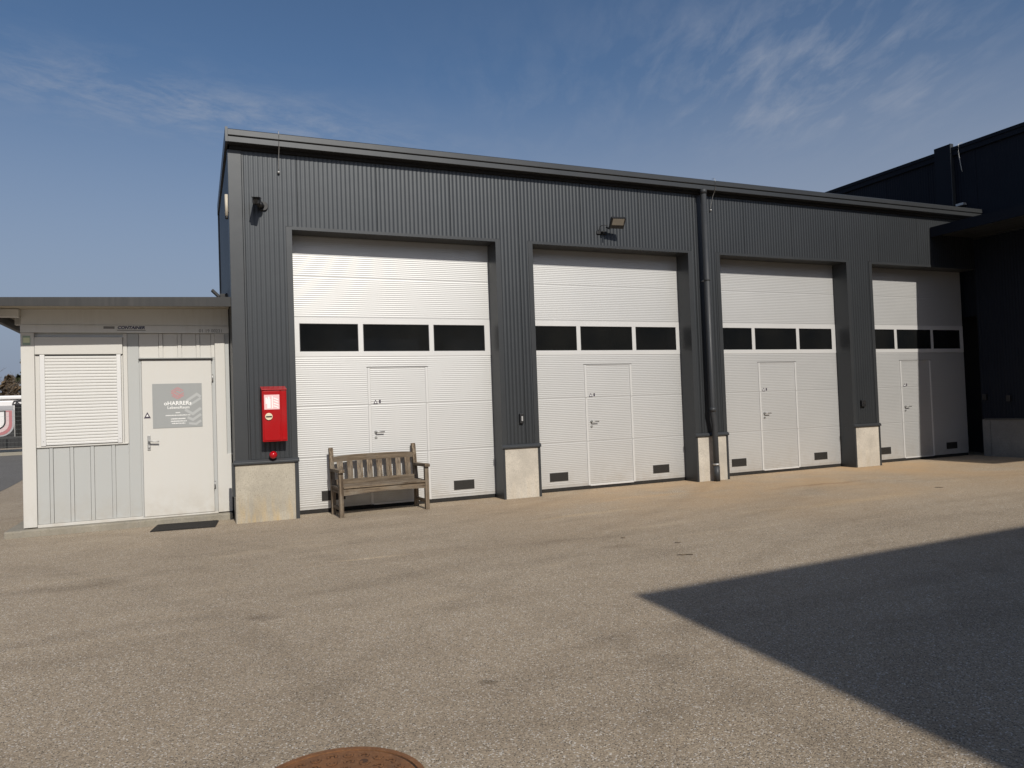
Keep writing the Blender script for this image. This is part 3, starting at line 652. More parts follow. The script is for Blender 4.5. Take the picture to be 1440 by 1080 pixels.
# fields above the door
xs = -0.646
for a, b in [(-0.405, -0.356), (-0.173, -0.123), (0.063, 0.109)]:
    box('wall_panel', M['container'], (xs, a - 0.004, CY + 0.022, CY + 0.05, 2.252, 2.583), oc, 0.003)
    box('wall_rib', M['container'], (a, b, CY + 0.014, CY + 0.05, 2.252, 2.583), oc, 0.003); xs = b + 0.004
box('wall_panel', M['container'], (xs, 0.249, CY + 0.022, CY + 0.05, 2.252, 2.583), oc, 0.003)
box('wall_rib', M['container'], (0.252, 0.298, CY + 0.016, CY + 0.05, 2.252, 2.583), oc, 0.003)
# roller shutter
sh = MB(); sh.box(-1.842, -0.843, CY - 0.020, CY + 0.03, 2.303, 2.530)
sho = sh.build('roller_shutter', M['container'], oc, bevel=0.006)
box('shutter_gap', M['black'], (-1.835, -0.85, CY - 0.006, CY + 0.02, 2.290, 2.3025), sho)
for x0, x1 in ((-1.790, -1.735), (-0.918, -0.866)):
    gr = MB(); gr.box(x0, x1, CY - 0.012, CY + 0.025, 1.125, 2.30); gr.build('guide_rail', M['white_trim'], sho, bevel=0.003)
    sc_ = MB(); sc_.tube([((x0 + x1) / 2, CY - 0.015, 1.185), ((x0 + x1) / 2, CY - 0.011, 1.185)], 0.006, 8); sc_.build('screw', M['steel'], sho)
n = 28; z0, z1 = 1.165, 2.288; st = (z1 - z0) / n
sl = MB()
prof = [(0.0045, 0.0), (-0.001, 0.0015), (-0.0028, st * 0.25), (-0.0028, st * 0.75), (-0.001, st - 0.0040), (0.0045, st - 0.0020)]
i = 0
for (d_, z_) in prof: sl.v += [(-1.735, d_, z_), (-0.918, d_, z_)]
for q in range(len(prof) - 1): sl.f.append((2 * q, 2 * q + 1, 2 * q + 3, 2 * q + 2)); sl.sm.append(True)
slm = sl.mesh('slat'); slm.materials.append(M['slat'])
for k in range(n): inst('slat', slm, sho, (0, CY + 0.006, z0 + k * st))
box('slat_backing', M['slat'], (-1.74, -0.91, CY + 0.012, CY + 0.02, 1.13, 2.29), sho)
box('bottom_bar', M['white_trim'], (-1.734, -0.919, CY - 0.004, CY + 0.011, 1.135, 1.163), sho, 0.003)
wf = MB(); wf.box(-1.842, -1.792, CY + 0.004, CY + 0.04, 1.108, 2.30); wf.box(-0.864, -0.843, CY + 0.004, CY + 0.04, 1.108, 2.30); wf.box(-1.842, -0.80, CY - 0.002, CY + 0.04, 1.106, 1.124)
wf.build('window_surround', M['container'], oc, bevel=0.003)
# container door
cdm = MB(); cdm.box(-0.622, 0.250, CY - 0.006, CY + 0.04, ZB + 0.016, 2.222)
cd = cdm.build('container_door', M['container'], oc, bevel=0.006)
fr = MB(); fr.box(-0.648, -0.626, CY - 0.002, CY + 0.04, ZB + 0.013, 2.25); fr.box(0.255, 0.297, CY + 0.004, CY + 0.04, ZB + 0.013, 2.25); fr.box(-0.648, 0.297, CY + 0.0, CY + 0.04, 2.228, 2.25)
fr.build('door_frame', M['container_grey'], oc)
box('drip_edge', M['ventgrey'], (-0.655, 0.270, CY - 0.030, CY - 0.002, 2.224, 2.240), oc)
sg = MB(); sg.box(-0.497, 0.121, CY - 0.011, CY - 0.0065, 1.296, 1.897); sgo = sg.build('sign_plate', M['signgrey'], cd)
YS = CY - 0.0118
# watermark stripes on the right of the plate
wm = MB()
def stripe(mb, pts, w, yy, y2):
    for (a, b) in zip(pts, pts[1:]):
        a = Vector(a); b = Vector(b); d = (b - a).normalized(); nn_ = Vector((-d.y, d.x)) * w / 2; a2 = a - d * w * .35; b2 = b + d * w * .35
        yy -= 0.00013; mb.prism([tuple(a2 - nn_), tuple(b2 - nn_), tuple(b2 + nn_), tuple(a2 + nn_)], 'y', yy, y2)
stripe(wm, [(-0.06, 1.665), (0.055, 1.745), (0.095, 1.715)], 0.036, YS + 0.0002, YS + 0.0011)
stripe(wm, [(-0.03, 1.60), (0.095, 1.685)], 0.03, YS - 0.0001, YS + 0.0010)
stripe(wm, [(-0.085, 1.53), (0.0, 1.475), (0.095, 1.545)], 0.036, YS - 0.0003, YS + 0.0012)
stripe(wm, [(-0.055, 1.425), (0.0, 1.395), (0.095, 1.46)], 0.034, YS - 0.0006, YS + 0.0009)
stripe(wm, [(-0.04, 1.345), (0.04, 1.335), (0.095, 1.375)], 0.03, YS - 0.0010, YS + 0.0013)
wm.build('sign_pattern', M['signlight'], cd)
lg = MB()
hx = [(-0.185 + 0.080 * math.cos(R(90 + 60 * k)), 1.762 + 0.080 * math.sin(R(90 + 60 * k))) for k in range(7)]
stripe(lg, [(-0.262, 1.79), (-0.185, 1.840), (-0.118, 1.800)], 0.013, YS - 0.0002, YS + 0.0004)
stripe(lg, [(-0.262, 1.762), (-0.185, 1.812), (-0.140, 1.785)], 0.012, YS - 0.0003, YS + 0.0004)
stripe(lg, [(-0.258, 1.770), (-0.150, 1.702)], 0.012, YS - 0.0004, YS + 0.0004)
stripe(lg, [(-0.225, 1.785), (-0.118, 1.720)], 0.012, YS - 0.0001, YS + 0.0004)
stripe(lg, [(-0.112, 1.768), (-0.185, 1.718), (-0.24, 1.748)], 0.012, YS - 0.0005, YS + 0.0004)
stripe(lg, [(-0.112, 1.740), (-0.185, 1.690), (-0.252, 1.730)], 0.013, YS - 0.0006, YS + 0.0004)
lg.build('logo', M['print_pink'], cd)
text('lettering', 'oHARRERs', 0.074, M['print_white'], cd, (-0.185, YS - 0.0014, 1.604), off=0.0014, xs=1.0)
text('lettering', 'LebensRaum', 0.052, M['print_white'], cd, (-0.178, YS - 0.0014, 1.553), off=0.0006, xs=1.04)
sm_ = MB()
def dashes(mb, x0, x1, z, h_, seed):
    rr = random.Random(seed); x_ = x0
    while x_ < x1 - 0.006:
        w_ = rr.uniform(0.004, 0.010); mb.box(x_, min(x_ + w_, x1), YS - 0.0016, YS - 0.0012, z + rr.uniform(0, 0.3) * h_ * .3, z + h_ * rr.uniform(0.7, 1)); x_ += w_ + rr.uniform(0.002, 0.004)
dashes(sm_, -0.215, -0.150, 1.492, 0.015, 1); dashes(sm_, -0.34, -0.025, 1.457, 0.014, 2); dashes(sm_, -0.275, -0.085, 1.408, 0.016, 3); dashes(sm_, -0.275, -0.080, 1.376, 0.015, 4); dashes(sm_, -0.265, -0.09, 1.346, 0.015, 5)
sm_.build('small_print', M['print_white'], cd)
t = MB(); t.prism([(-0.605, 1.435), (-0.520, 1.435), (-0.5625, 1.520)], 'y', CY - 0.0085, CY - 0.0062); t.build('warning_sign', M['print_dark'], cd)
t = MB(); t.prism([(-0.578, 1.458), (-0.547, 1.458), (-0.5625, 1.490)], 'y', CY - 0.0098, CY - 0.0087); t.build('sign_print', M['print_white'], cd)
h = MB(); h.box(-0.568, -0.530, CY - 0.016, CY - 0.0062, 1.005, 1.205); h.tube([(-0.549, CY - 0.014, 1.128), (-0.549, CY - 0.062, 1.128), (-0.535, CY - 0.067, 1.128), (-0.425, CY - 0.065, 1.120)], 0.0105, 12); h.tube([(-0.549, CY - 0.017, 1.045), (-0.549, CY - 0.028, 1.045)], 0.015, 14)
h.build('handle', M['steel'], cd, bevel=0.0015)
for z_ in (1.915, 0.435):
    h = MB(); h.tube([(0.262, CY - 0.012, z_), (0.262, CY - 0.012, z_ + 0.10)], 0.009, 10); h.box(0.250, 0.274, CY - 0.010, CY - 0.002, z_, z_ + 0.10); h.build('hinge', M['steel'], cd)
# markings on the top rail and corner post
box('sticker', M['print_grey'], (-1.06, -0.93, CY - 0.0185, CY - 0.0165, 2.640, 2.672), oc)
text('lettering', 'CONTAINER', 0.054, M['print_blue'], oc, (-0.735, CY - 0.017, 2.640), off=0.0022, shear=0.25, xs=1.06)
box('sticker_line', M['print_grey'], (-0.90, -0.56, CY - 0.0180, CY - 0.0165, 2.617, 2.626), oc)
text('lettering', '01 19 00231', 0.062, M['print_grey'], oc, (0.255, CY - 0.017, 2.600), off=0.0005, xs=0.98)
st_ = MB(); st_.box(-1.970, -1.885, CY - 0.0145, CY - 0.0125, 2.425, 2.545); st_.build('sticker', M['print_green'], oc)
st_ = MB(); st_.box(-1.963, -1.892, CY - 0.0165, CY - 0.015, 2.455, 2.520); st_.build('sticker_print', M['print_yellow'], oc)
# container roof with overhang
rf = MB()
rf.prism([(-2.30, 2.842), (-2.30, 2.945), (0.498, 3.015), (0.498, 2.890)], 'y', 0.02, 0.045)
rf.build('roof_fascia', M['roofgrey'], oc)
rp = MB(); rp.prism([(-2.28, 2.92), (-2.28, 2.94), (0.497, 3.008), (0.497, 2.985)], 'y', 0.046, 3.3); rp.build('roof_sheet', M['roofgrey'], oc)
sf = MB(); sf.prism([(-2.27, 2.875), (-2.27, 2.89), (0.49, 2.945), (0.49, 2.93)], 'y', 0.047, 3.28); sf.build('soffit', M['soffit'], oc)
for y0 in (0.50, 1.4, 2.3, 3.0): box('roof_beam', M['rail'], (-2.20, -1.99, y0, y0 + 0.09, 2.77, 2.872), oc, 0.004)
gt = MB(); gt.prism([(-2.36, 2.83), (-2.345, 2.765), (-2.29, 2.765), (-2.275, 2.83), (-2.28, 2.90), (-2.36, 2.90)], 'y', 0.10, 3.32); gt.build('roof_gutter', M['flash'], oc)
# concrete step under it
ss = MB(); ss.box(-2.19, 0.482, 0.50, 3.3, -0.03, 0.088)
sto = ss.build('foundation_slab', M['conc_step'], bevel=0.018); tag(sto, kind='structure', label='rough concrete slab under the office container')

# ================================================================== FIRE EXTINGUISHER CABINET, RED ALARM, LAMPS
fx = tag(empty('extinguisher_cabinet', (0.99, 0, 1.05)), 'red fire extinguisher cabinet on the anthracite pier', 'cabinet'); 
def F(x0, x1, y0, y1, z0, z1): return (x0 - 0.99, x1 - 0.99, y0, y1, z0 - 1.05, z1 - 1.05)
b_ = MB(); b_.prism([(-0.195, 1.068 - 1.05), (-0.195, 1.755 - 1.05), (-0.006, 1.80 - 1.05), (-0.006, 1.068 - 1.05)], 'x', 0.842 - 0.99, 1.155 - 0.99); b_.build('housing', M['red'], fx, bevel=0.006)
b_ = MB(); b_.box(*F(0.858, 1.068, -0.205, -0.196, 1.085, 1.742)); b_.build('door', M['red'], fx, bevel=0.004)
b_ = MB(); b_.box(*F(1.085, 1.145, -0.202, -0.1955, 1.085, 1.742)); b_.build('side_strip', M['red'], fx, bevel=0.003)
b_ = MB(); b_.prism([(-0.210, 1.752 - 1.05), (-0.210, 1.762 - 1.05), (-0.004, 1.808 - 1.05), (-0.004, 1.801 - 1.05)], 'x', 0.837 - 0.99, 1.160 - 0.99); b_.build('lid', M['red'], fx, bevel=0.002)
lb = MB(); lb.box(*F(0.868, 1.062, -0.2068, -0.2055, 1.495, 1.690)); lbo = lb.build('pictogram_plate', M['print_palepink'], fx)
lb = MB(); lb.box(*F(0.905, 0.948, -0.2082, -0.207, 1.51, 1.635)); lb.box(*F(0.915, 0.938, -0.2082, -0.207, 1.635, 1.665)); lb.box(*F(0.885, 0.905, -0.2082, -0.207, 1.57, 1.655)); lb.build('extinguisher_symbol', M['print_white'], lbo)
lb = MB()
for k in range(4):
    z_ = 1.535 + k * 0.035
    lb.prism([(0.985 - 0.99, z_ - 1.05), (1.045 - 0.99, z_ - 0.025 - 1.05), (1.050 - 0.99, z_ - 0.012 - 1.05), (0.990 - 0.99, z_ + 0.014 - 1.05)], 'y', -0.2082, -0.207)
lb.box(*F(0.965, 0.978, -0.2082, -0.207, 1.51, 1.67)); lb.build('flame_symbol', M['print_white'], lbo)
k_ = MB(); k_.tube([(0.922 - 0.99, -0.205, 0.352), (0.922 - 0.99, -0.222, 0.352)], 0.047, 24); ko = k_.build('knob', M['cream'], fx, bevel=0.003)
k_ = MB(); k_.box(-0.105, -0.030, -0.230, -0.2222, 0.345, 0.359); k_.build('knob_grip', M['black'], ko)

al = tag(empty('alarm_beacon', (0.978, 0, 0.885)), 'small round red plastic beacon under the extinguisher cabinet', 'beacon')
a_ = MB(); a_.tube([(0, -0.002, 0), (0, -0.05, 0)], [0.042, 0.040], 18); a_.build('base', M['redlens'], al)
a_ = MB(); a_.sphere((0, -0.075, 0), 0.052, 20, 12); a_.build('lens', M['redlens'], al)

cc = tag(empty('security_camera', (0.90, 0, 4.28)), 'black security camera high on the ribbed wall at left', 'camera')
b_ = MB(); b_.tube([(0.04, 0.0, -0.02), (0.04, -0.03, -0.02)], 0.062, 20); b_.build('base', M['black'], cc, bevel=0.004)
b_ = MB(); b_.tube([(0.03, -0.03, -0.02), (0.01, -0.09, -0.035), (-0.02, -0.13, -0.02)], 0.026, 12); b_.sphere((-0.01, -0.12, -0.03), 0.046, 14, 10); b_.build('joint', M['black'], cc)
b_ = MB(); b_.box(-0.045, 0.045, -0.34, -0.10, -0.040, 0.045); ho = b_.build('housing', M['black'], cc, loc=(-0.02, 0.02, 0.035), rot=(R(12), 0, R(-10)), bevel=0.012)
b_ = MB(); b_.box(-0.052, 0.052, -0.37, -0.10, 0.046, 0.052); b_.build('visor', M['black'], ho)
b_ = MB(); b_.tube([(0, -0.3405, 0.0), (0, -0.345, 0.0)], 0.024, 16); b_.build('lens', M['glass'], ho)

fl = tag(empty('floodlight', (6.22, 0, 4.22)), 'black LED floodlight on bracket above the second garage door', 'lamp')
b_ = MB(); b_.box(-0.09, 0.10, -0.025, -0.002, -0.035, 0.015); b_.box(-0.02, 0.02, -0.10, -0.025, -0.02, 0.0); b_.build('bracket', M['black'], fl, bevel=0.003)
hd = MB(); hd.box(-0.125, 0.125, -0.02, 0.03, -0.095, 0.095)
hdo = hd.build('lamp_head', M['black'], fl, loc=(0.175, -0.24, 0.110), rot=(R(38), R(0), R(-8)), bevel=0.008)
b_ = MB(); b_.box(-0.100, 0.100, -0.024, -0.0205, -0.030, 0.078); b_.build('lamp_glass', M['lampglass'], hdo)
b_ = MB(); b_.box(-0.150, -0.132, -0.10, 0.02, -0.012, 0.012); b_.build('yoke', M['black'], fl, loc=(0.175, -0.14, 0.05), rot=(R(25), 0, 0))
b_ = MB(); b_.tube([(-0.045, -0.03, 0.02), (-0.05, -0.06, 0.08), (-0.02, -0.12, 0.09), (0.03, -0.16, 0.08)], 0.005, 8); b_.build('cable', M['ventgrey'], fl)

slp = tag(empty('wall_lamp', (0.50, 0.015, 4.10)), 'beige tube wall lamp on the side wall near the roof', 'lamp')
b_ = MB(); b_.tube([(-0.026, 0, 0.0), (-0.026, 0, 0.29)], 0.021, 16); b_.build('lamp_tube', M['beige'], slp)
b_ = MB(); b_.tube([(-0.026, 0, -0.04), (-0.026, 0, -0.002)], [0.019, 0.023], 16); b_.box(-0.01, 0.0, -0.02, 0.02, 0.05, 0.12); b_.build('socket', M['black'], slp)

rl = tag(empty('spotlight', (0.498, 1.05, 3.17)), 'small dark spotlight leaning out above the container roof', 'lamp')
b_ = MB(); b_.box(-0.10, -0.02, -0.02, 0.06, -0.02, 0.04); b_.box(-0.02, 0.0, -0.04, 0.04, -0.05, 0.05); b_.build('bracket', M['black'], rl, bevel=0.004)
b_ = MB(); b_.box(-0.07, 0.07, -0.06, 0.06, -0.018, 0.018); b_.build('lamp_head', M['black'], rl, loc=(-0.155, -0.01, 0.04), rot=(0, R(45), 0), bevel=0.004)

# switch boxes on the piers
sb = tag(empty('switch_box', (4.66, -0.008, 1.225)), 'small key switch with light cap on the pier between first two doors', 'switch box', 'small switch boxes')
box('housing', M['black'], (-0.032, 0.032, -0.042, 0, -0.075, 0.075), sb, 0.006)
b_ = MB(); b_.box(-0.012, 0.014, -0.052, -0.0425, -0.04, 0.035); b_.build('key_cap', M['galv'], sb, bevel=0.003)
sb = tag(empty('switch_box', (11.90, -0.008, 1.225)), 'small black key switch on the pier left of the corner door', 'switch box', 'small switch boxes')
box('housing', M['black'], (-0.055, 0.055, -0.045, 0, -0.062, 0.062), sb, 0.006)
b_ = MB(); b_.tube([(0, -0.045, 0.0), (0, -0.052, 0.0)], 0.016, 14); b_.build('key_cylinder', M['ventgrey'], sb)

# ================================================================== BENCH
bn = tag(empty('garden_bench', (1.787, -0.37, 0), R(3.8)), 'weathered wooden slat bench in front of the first garage door', 'bench')
BW, BD = 1.285, 0.50
for x0, nm in ((0.0, 0), (BW - 0.058, 1)):
    b_ = MB(); b_.box(x0, x0 + 0.058, 0.0, 0.058, 0.0, 0.610); b_.build('front_leg', M['wood_z'], bn, bevel=0.004)
    b_ = MB(); b_.prism([(BD - 0.058, 0.0), (BD, 0.0), (BD, 0.40), (BD + 0.085, 0.905), (BD + 0.070, 0.925), (BD + 0.040, 0.925), (BD + 0.025, 0.905), (BD - 0.058, 0.42)], 'x', x0, x0 + 0.058); b_.build('back_leg', M['wood_z'], bn, bevel=0.004)
    b_ = MB(); b_.prism([(-0.035, 0.604), (-0.040, 0.636), (-0.02, 0.650), (BD - 0.02, 0.640), (BD - 0.02, 0.600)], 'x', x0 - 0.008, x0 + 0.066); b_.build('armrest', M['wood_y'], bn, bevel=0.004)
    b_ = MB(); b_.box(x0 + 0.012, x0 + 0.046, 0.059, BD - 0.06, 0.320, 0.385); b_.build('seat_rail', M['wood_y'], bn, bevel=0.003)
    b_ = MB(); b_.box(x0 + 0.012, x0 + 0.046, 0.059, BD - 0.06, 0.095, 0.140); b_.build('stretcher', M['wood_y'], bn, bevel=0.003)
# front apron with a gently bowed lower edge
ap = MB(); N = 14; top = []; bot = []
for k in range(N + 1):
    u = k / N; x_ = 0.060 + u * (BW - 0.120); bot.append((x_, 0.302 + 0.020 * math.sin(math.pi * u) - 0.012 * (1 - u))); top.append((x_, 0.386))
ap.prism(bot + top[::-1], 'y', 0.008, 0.040); ap.build('apron', M['wood_x'], bn, bevel=0.003)
yb = -0.012
for k in range(5):
    w_ = 0.086; b_ = MB(); b_.box(0.0 + (0.060 if k == 0 else 0.0), BW - (0.060 if k == 0 else 0.0), yb, yb + w_, 0.388, 0.412)
    b_.build('seat_board', M['wood_x'], bn, bevel=0.004); yb += w_ + 0.007
tr_ = MB(); top = []; bot = []
for k in range(N + 1):
    u = k / N; x_ = 0.056 + u * (BW - 0.112); top.append((x_, 0.795 + 0.026 * math.sin(math.pi * u) ** 0.9 + 0.003 * math.sin(9 * u))); bot.append((x_, 0.722 + 0.006 * math.sin(math.pi * u)))
tr_.prism(bot + top[::-1], 'y', 0, 0.036); tr_.build('top_rail', M['wood_x'], bn, loc=(0, BD + 0.005, 0), bevel=0.004)
b_ = MB(); b_.box(0.058, BW - 0.058, BD - 0.050, BD - 0.014, 0.405, 0.476); b_.build('lower_rail', M['wood_x'], bn, bevel=0.003)
for k in range(8):
    x_ = 0.098 + k * 0.1425
    b_ = MB(); b_.prism([(0.0, 0.0), (0.016, 0.0), (0.052, 0.255), (0.036, 0.255)], 'x', 0, 0.083 + random.uniform(-.003, .003)); b_.build('slat', M['wood_z'], bn, loc=(x_, BD - 0.045, 0.474), bevel=0.003)
b_ = MB(); b_.box(0.058, BW - 0.058, 0.25, 0.29, 0.34, 0.386); b_.build('cross_rail', M['wood_x'], bn)

# ================================================================== DOORMAT, MANHOLE
mt = MB(); mt.box(-0.385, 0.385, -0.285, 0.285, 0.0, 0.010)
mo = mt.build('doormat', M['rubber'], loc=(-0.118, 0.195, 0.001), rot=(0, 0, R(-6)), bevel=0.004); tag(mo, 'black ribbed rubber doormat before the container door', 'doormat')
for k in range(20):
    b_ = MB(); b_.box(-0.37, 0.37, -0.008, 0.008, 0.0101, 0.016); b_.build('ridge', M['rubber'], mo, loc=(0, -0.27 + k * 0.0284, 0))

MC = (0.478, -7.568)
mh = tag(empty('manhole_cover', (MC[0] - 0.006, MC[1], 0), R(20)), 'round rusty cast iron manhole cover set in the asphalt', 'manhole cover')
def ring(mb, r0, r1, z0, z1, n=72):
    i = len(mb.v)
    for k in range(n):
        c, s_ = math.cos(2 * math.pi * k / n), math.sin(2 * math.pi * k / n)
        mb.v += [(r0 * c, r0 * s_, z0), (r1 * c, r1 * s_, z0), (r1 * c, r1 * s_, z1), (r0 * c, r0 * s_, z1)]
    for k in range(n):
        a, b = i + 4 * k, i + 4 * ((k + 1) % n)
        for p, q in ((0, 1), (1, 2), (2, 3), (3, 0)): mb.f.append((a + p, b + p, b + q, a + q)); mb.sm.append(False)
fr_ = MB(); ring(fr_, 0.338, 0.362, -0.02, 0.007); fr_.build('frame', M['rust'], mh)
gp_ = MB(); ring(gp_, 0.330, 0.3375, -0.02, 0.0015); gp_.build('gap_dirt', M['rubber'], mh)
li = MB(); li.tube([(0, 0, -0.02), (0, 0, 0.005)], 0.3295, 72); lo_ = li.build('lid', M['rust'], mh)
# raised hook-shaped studs in rings
stud = MB(); dirt = MB()
def arc(mb, cx, cy, r, a0, a1, w=0.0045, n=6, z0=0.005, z1=0.0095):
    pts = [(cx + r * math.cos(a0 + (a1 - a0) * k / n), cy + r * math.sin(a0 + (a1 - a0) * k / n)) for k in range(n + 1)]
    for p, q in zip(pts, pts[1:]):
        p = Vector(p); q = Vector(q); d = (q - p).normalized(); nn_ = Vector((-d.y, d.x)) * w; mb.prism([tuple(p - nn_), tuple(q - nn_), tuple(q + nn_), tuple(p + nn_)], 'z', z0, z1)
for rr, cnt in ((0.285, 26), (0.225, 20), (0.165, 15), (0.105, 9)):
    for k in range(cnt):
        t_ = 2 * math.pi * (k + 0.3 * (cnt % 3)) / cnt; ph = t_ + (math.pi if k % 2 else 0)
        arc(stud, rr * math.cos(t_), rr * math.sin(t_), 0.017, ph - 1.9, ph + 1.9, z1=0.0085); arc(dirt, rr * math.cos(t_), rr * math.sin(t_), 0.017, ph - 2.2, ph + 2.2, w=0.0085, z0=0.0045, z1=0.0056)
stud.build('raised_pattern', M['rust'], lo_); dirt.build('groove_dirt', M['rustdark'], lo_)
mh.scale = (0.965, 0.965, 1)
hh = MB(); hh.tube([(0.203, 0.124, 0.0045), (0.203, 0.124, 0.0062)], 0.018, 18); hh.tube([(-0.203, -0.124, 0.0045), (-0.203, -0.124, 0.0062)], 0.018, 18); hh.build('lifting_hole', M['rustdark'], lo_)

# ================================================================== BACKGROUND LEFT: kerb, fence, van, trees
M['ventwire'] = painted('fence_wire_green_grey', (0.20, 0.21, 0.20), 0.5)
kb = MB(); kb.box(-60, 14.0, 27.75, 28.05, -0.05, 0.14); tag(kb.build('kerb', M['conc_step'], bevel=0.01), kind='structure', label='low concrete kerb under the mesh fence')
fe = tag(empty('mesh_fence', (-8, 28.1, 0)), 'tall welded wire mesh fence before the white lorry', 'fence'); fe.location = (0, 0, 0)
for k in range(12):
    x_ = -28 + k * 2.52
    b_ = MB(); b_.box(x_ - 0.03, x_ + 0.03, 28.12, 28.17, 0.0, 2.15); b_.build('post', M['ventgrey'], fe)
    wr = MB(); x1 = x_ + 0.04; x2 = x_ + 2.48
    for j in range(11): wr.box(x1, x2, 28.10, 28.106, 0.18 + j * 0.19, 0.185 + j * 0.19)
    for j in range(49): wr.box(x1 + j * 0.05, x1 + j * 0.05 + 0.0025, 28.106, 28.1085, 0.15, 2.12)
    if x_ < 0: wr.build('wire_panel', M['ventwire'], fe)

M['vanwhite'] = painted('lorry_white', (0.72, 0.71, 0.70), 0.35, 0.05)
M['vanpink'] = painted('coach_pale_red', (0.60, 0.47, 0.47), 0.4)
M['vanred'] = painted('coach_red', (0.42, 0.16, 0.17), 0.4)
M['vangrey'] = painted('lorry_grey', (0.36, 0.36, 0.37), 0.35, 0.05)
van = tag(empty('parked_coach', (-9, 30.2, 0)), 'white and black coach with red rimmed graphic parked behind fence', 'coach')
def Vn(x0, x1, y0, y1, z0, z1): return (x0 + 9, x1 + 9, y0 - 30.2, y1 - 30.2, z0, z1)
b_ = MB(); b_.box(*Vn(-16, -5.6, 30.2, 32.6, 0.45, 2.48)); b_.build('body', M['vanwhite'], van, bevel=0.08)
b_ = MB(); b_.box(*Vn(-16.02, -5.58, 30.12, 32.6, 2.50, 2.68)); b_.build('roof_edge', M['vanwhite'], van, bevel=0.05)
b_ = MB(); b_.box(*Vn(-15.9, -7.62, 30.17, 30.21, 2.04, 2.22)); b_.build('window_band', M['vangrey'], van)
b_ = MB(); b_.box(*Vn(-15.9, -7.60, 30.17, 30.21, 0.79, 1.45)); b_.build('lower_panel', M['black'], van)
b_ = MB(); b_.box(*Vn(-7.58, -5.7, 30.16, 30.21, 0.60, 2.24)); b_.build('side_window', M['glass'], van, bevel=0.02)
b_ = MB(); b_.box(*Vn(-15.9, -5.7, 30.15, 30.2, 0.25, 0.78)); b_.build('skirt', M['black'], van, bevel=0.02)
def upoly(x0, x1, zt, zb, r):
    pts = [(x0, zt), (x1, zt), (x1, zb + r)]
    for k in range(9):
        t_ = R(0 - 90 * k / 8); pts.append((x1 - r + r * math.cos(t_), zb + r + r * math.sin(t_)))
    pts.append((x0, zb)); return [(a + 9, b) for a, b in pts]
b_ = MB(); b_.prism(upoly(-10.2, -7.60, 2.03, 0.80, 0.55), 'y', -0.052, -0.03); b_.build('graphic_rim', M['vangrey'], van)
b_ = MB(); b_.prism(upoly(-10.2, -7.68, 1.99, 0.86, 0.50), 'y', -0.062, -0.053); b_.build('graphic_red', M['vanred'], van)
b_ = MB(); b_.prism(upoly(-10.2, -7.80, 1.93, 0.98, 0.42), 'y', -0.072, -0.063); b_.build('graphic_pale', M['vanpink'], van)
b_ = MB(); b_.prism(upoly(-10.2, -7.92, 1.99, 1.12, 0.36), 'y', -0.082, -0.073); b_.build('graphic_outline', M['black'], van)
b_ = MB(); b_.prism(upoly(-10.2, -7.98, 1.94, 1.18, 0.30), 'y', -0.092, -0.083); b_.build('graphic_white', M['vanwhite'], van)
b_ = MB(); b_.box(*Vn(-7.66, -7.2, 30.15, 30.19, 2.26, 2.29)); stripe(b_, [(-7.66 + 9, 2.27), (-7.60 + 9, 2.42), (-7.25 + 9, 2.44)], 0.035, -0.06, -0.03); stripe(b_, [(-7.54 + 9, 2.28), (-7.48 + 9, 2.38), (-7.38 + 9, 2.29)], 0.03, -0.07, -0.04); b_.build('emblem', M['black'], van)
for x_ in (-14, -6.6):
    w_ = MB(); w_.tube([(x_ + 9, -0.06, 0.42), (x_ + 9, 0.25, 0.42)], 0.42, 24); wo_ = w_.build('wheel', M['rubber'], van)
    w_ = MB(); w_.tube([(x_ + 9, -0.075, 0.42), (x_ + 9, -0.061, 0.42)], 0.22, 20); w_.build('rim', M['galv'], wo_)

# trees
def conifer(x, y, h, label, seed, mat='needle', spread=0.30):
    rr = random.Random(seed); t = tag(empty('evergreen_tree', (x, y, 0)), label, 'tree', 'trees beyond the fence')
    b_ = MB(); b_.tube([(0, 0, -0.1), (0.05, 0, h * 0.4), (0, 0.05, h * 0.96)], [h * 0.028, h * 0.018, 0.02], 8); b_.build('trunk', M['bark'], t)
    cr_ = MB()
    for k in range(3200):
        u = rr.random() ** 1.3; z = h * (0.10 + 0.9 * u)
        lump = 0.72 + 0.28 * math.sin(5 * u * 6.28 + rr.uniform(-.4, .4))
        rad = h * spread * (1 - u) ** 0.75 * lump * (0.35 + 0.65 * rr.random() ** 0.5) + 0.08
        th = rr.uniform(0, 6.283); rad *= 0.85 + 0.25 * math.sin(3 * th + 2 + seed)
        c = Vector((rad * math.cos(th), rad * math.sin(th), z - rad * 0.25)); s_ = rr.uniform(0.10, 0.24)
        a = Vector((rr.gauss(0, 1), rr.gauss(0, 1), rr.gauss(0, .5))).normalized() * s_; b = a.cross(Vector((rr.gauss(0, 1), rr.gauss(0, 1), rr.gauss(0, 1)))).normalized() * s_ * 0.5
        cr_.quad(tuple(c - a - b), tuple(c + a - b), tuple(c + a + b), tuple(c - a + b))
    cr_.build('crown', M[mat], t, fix=False); return t
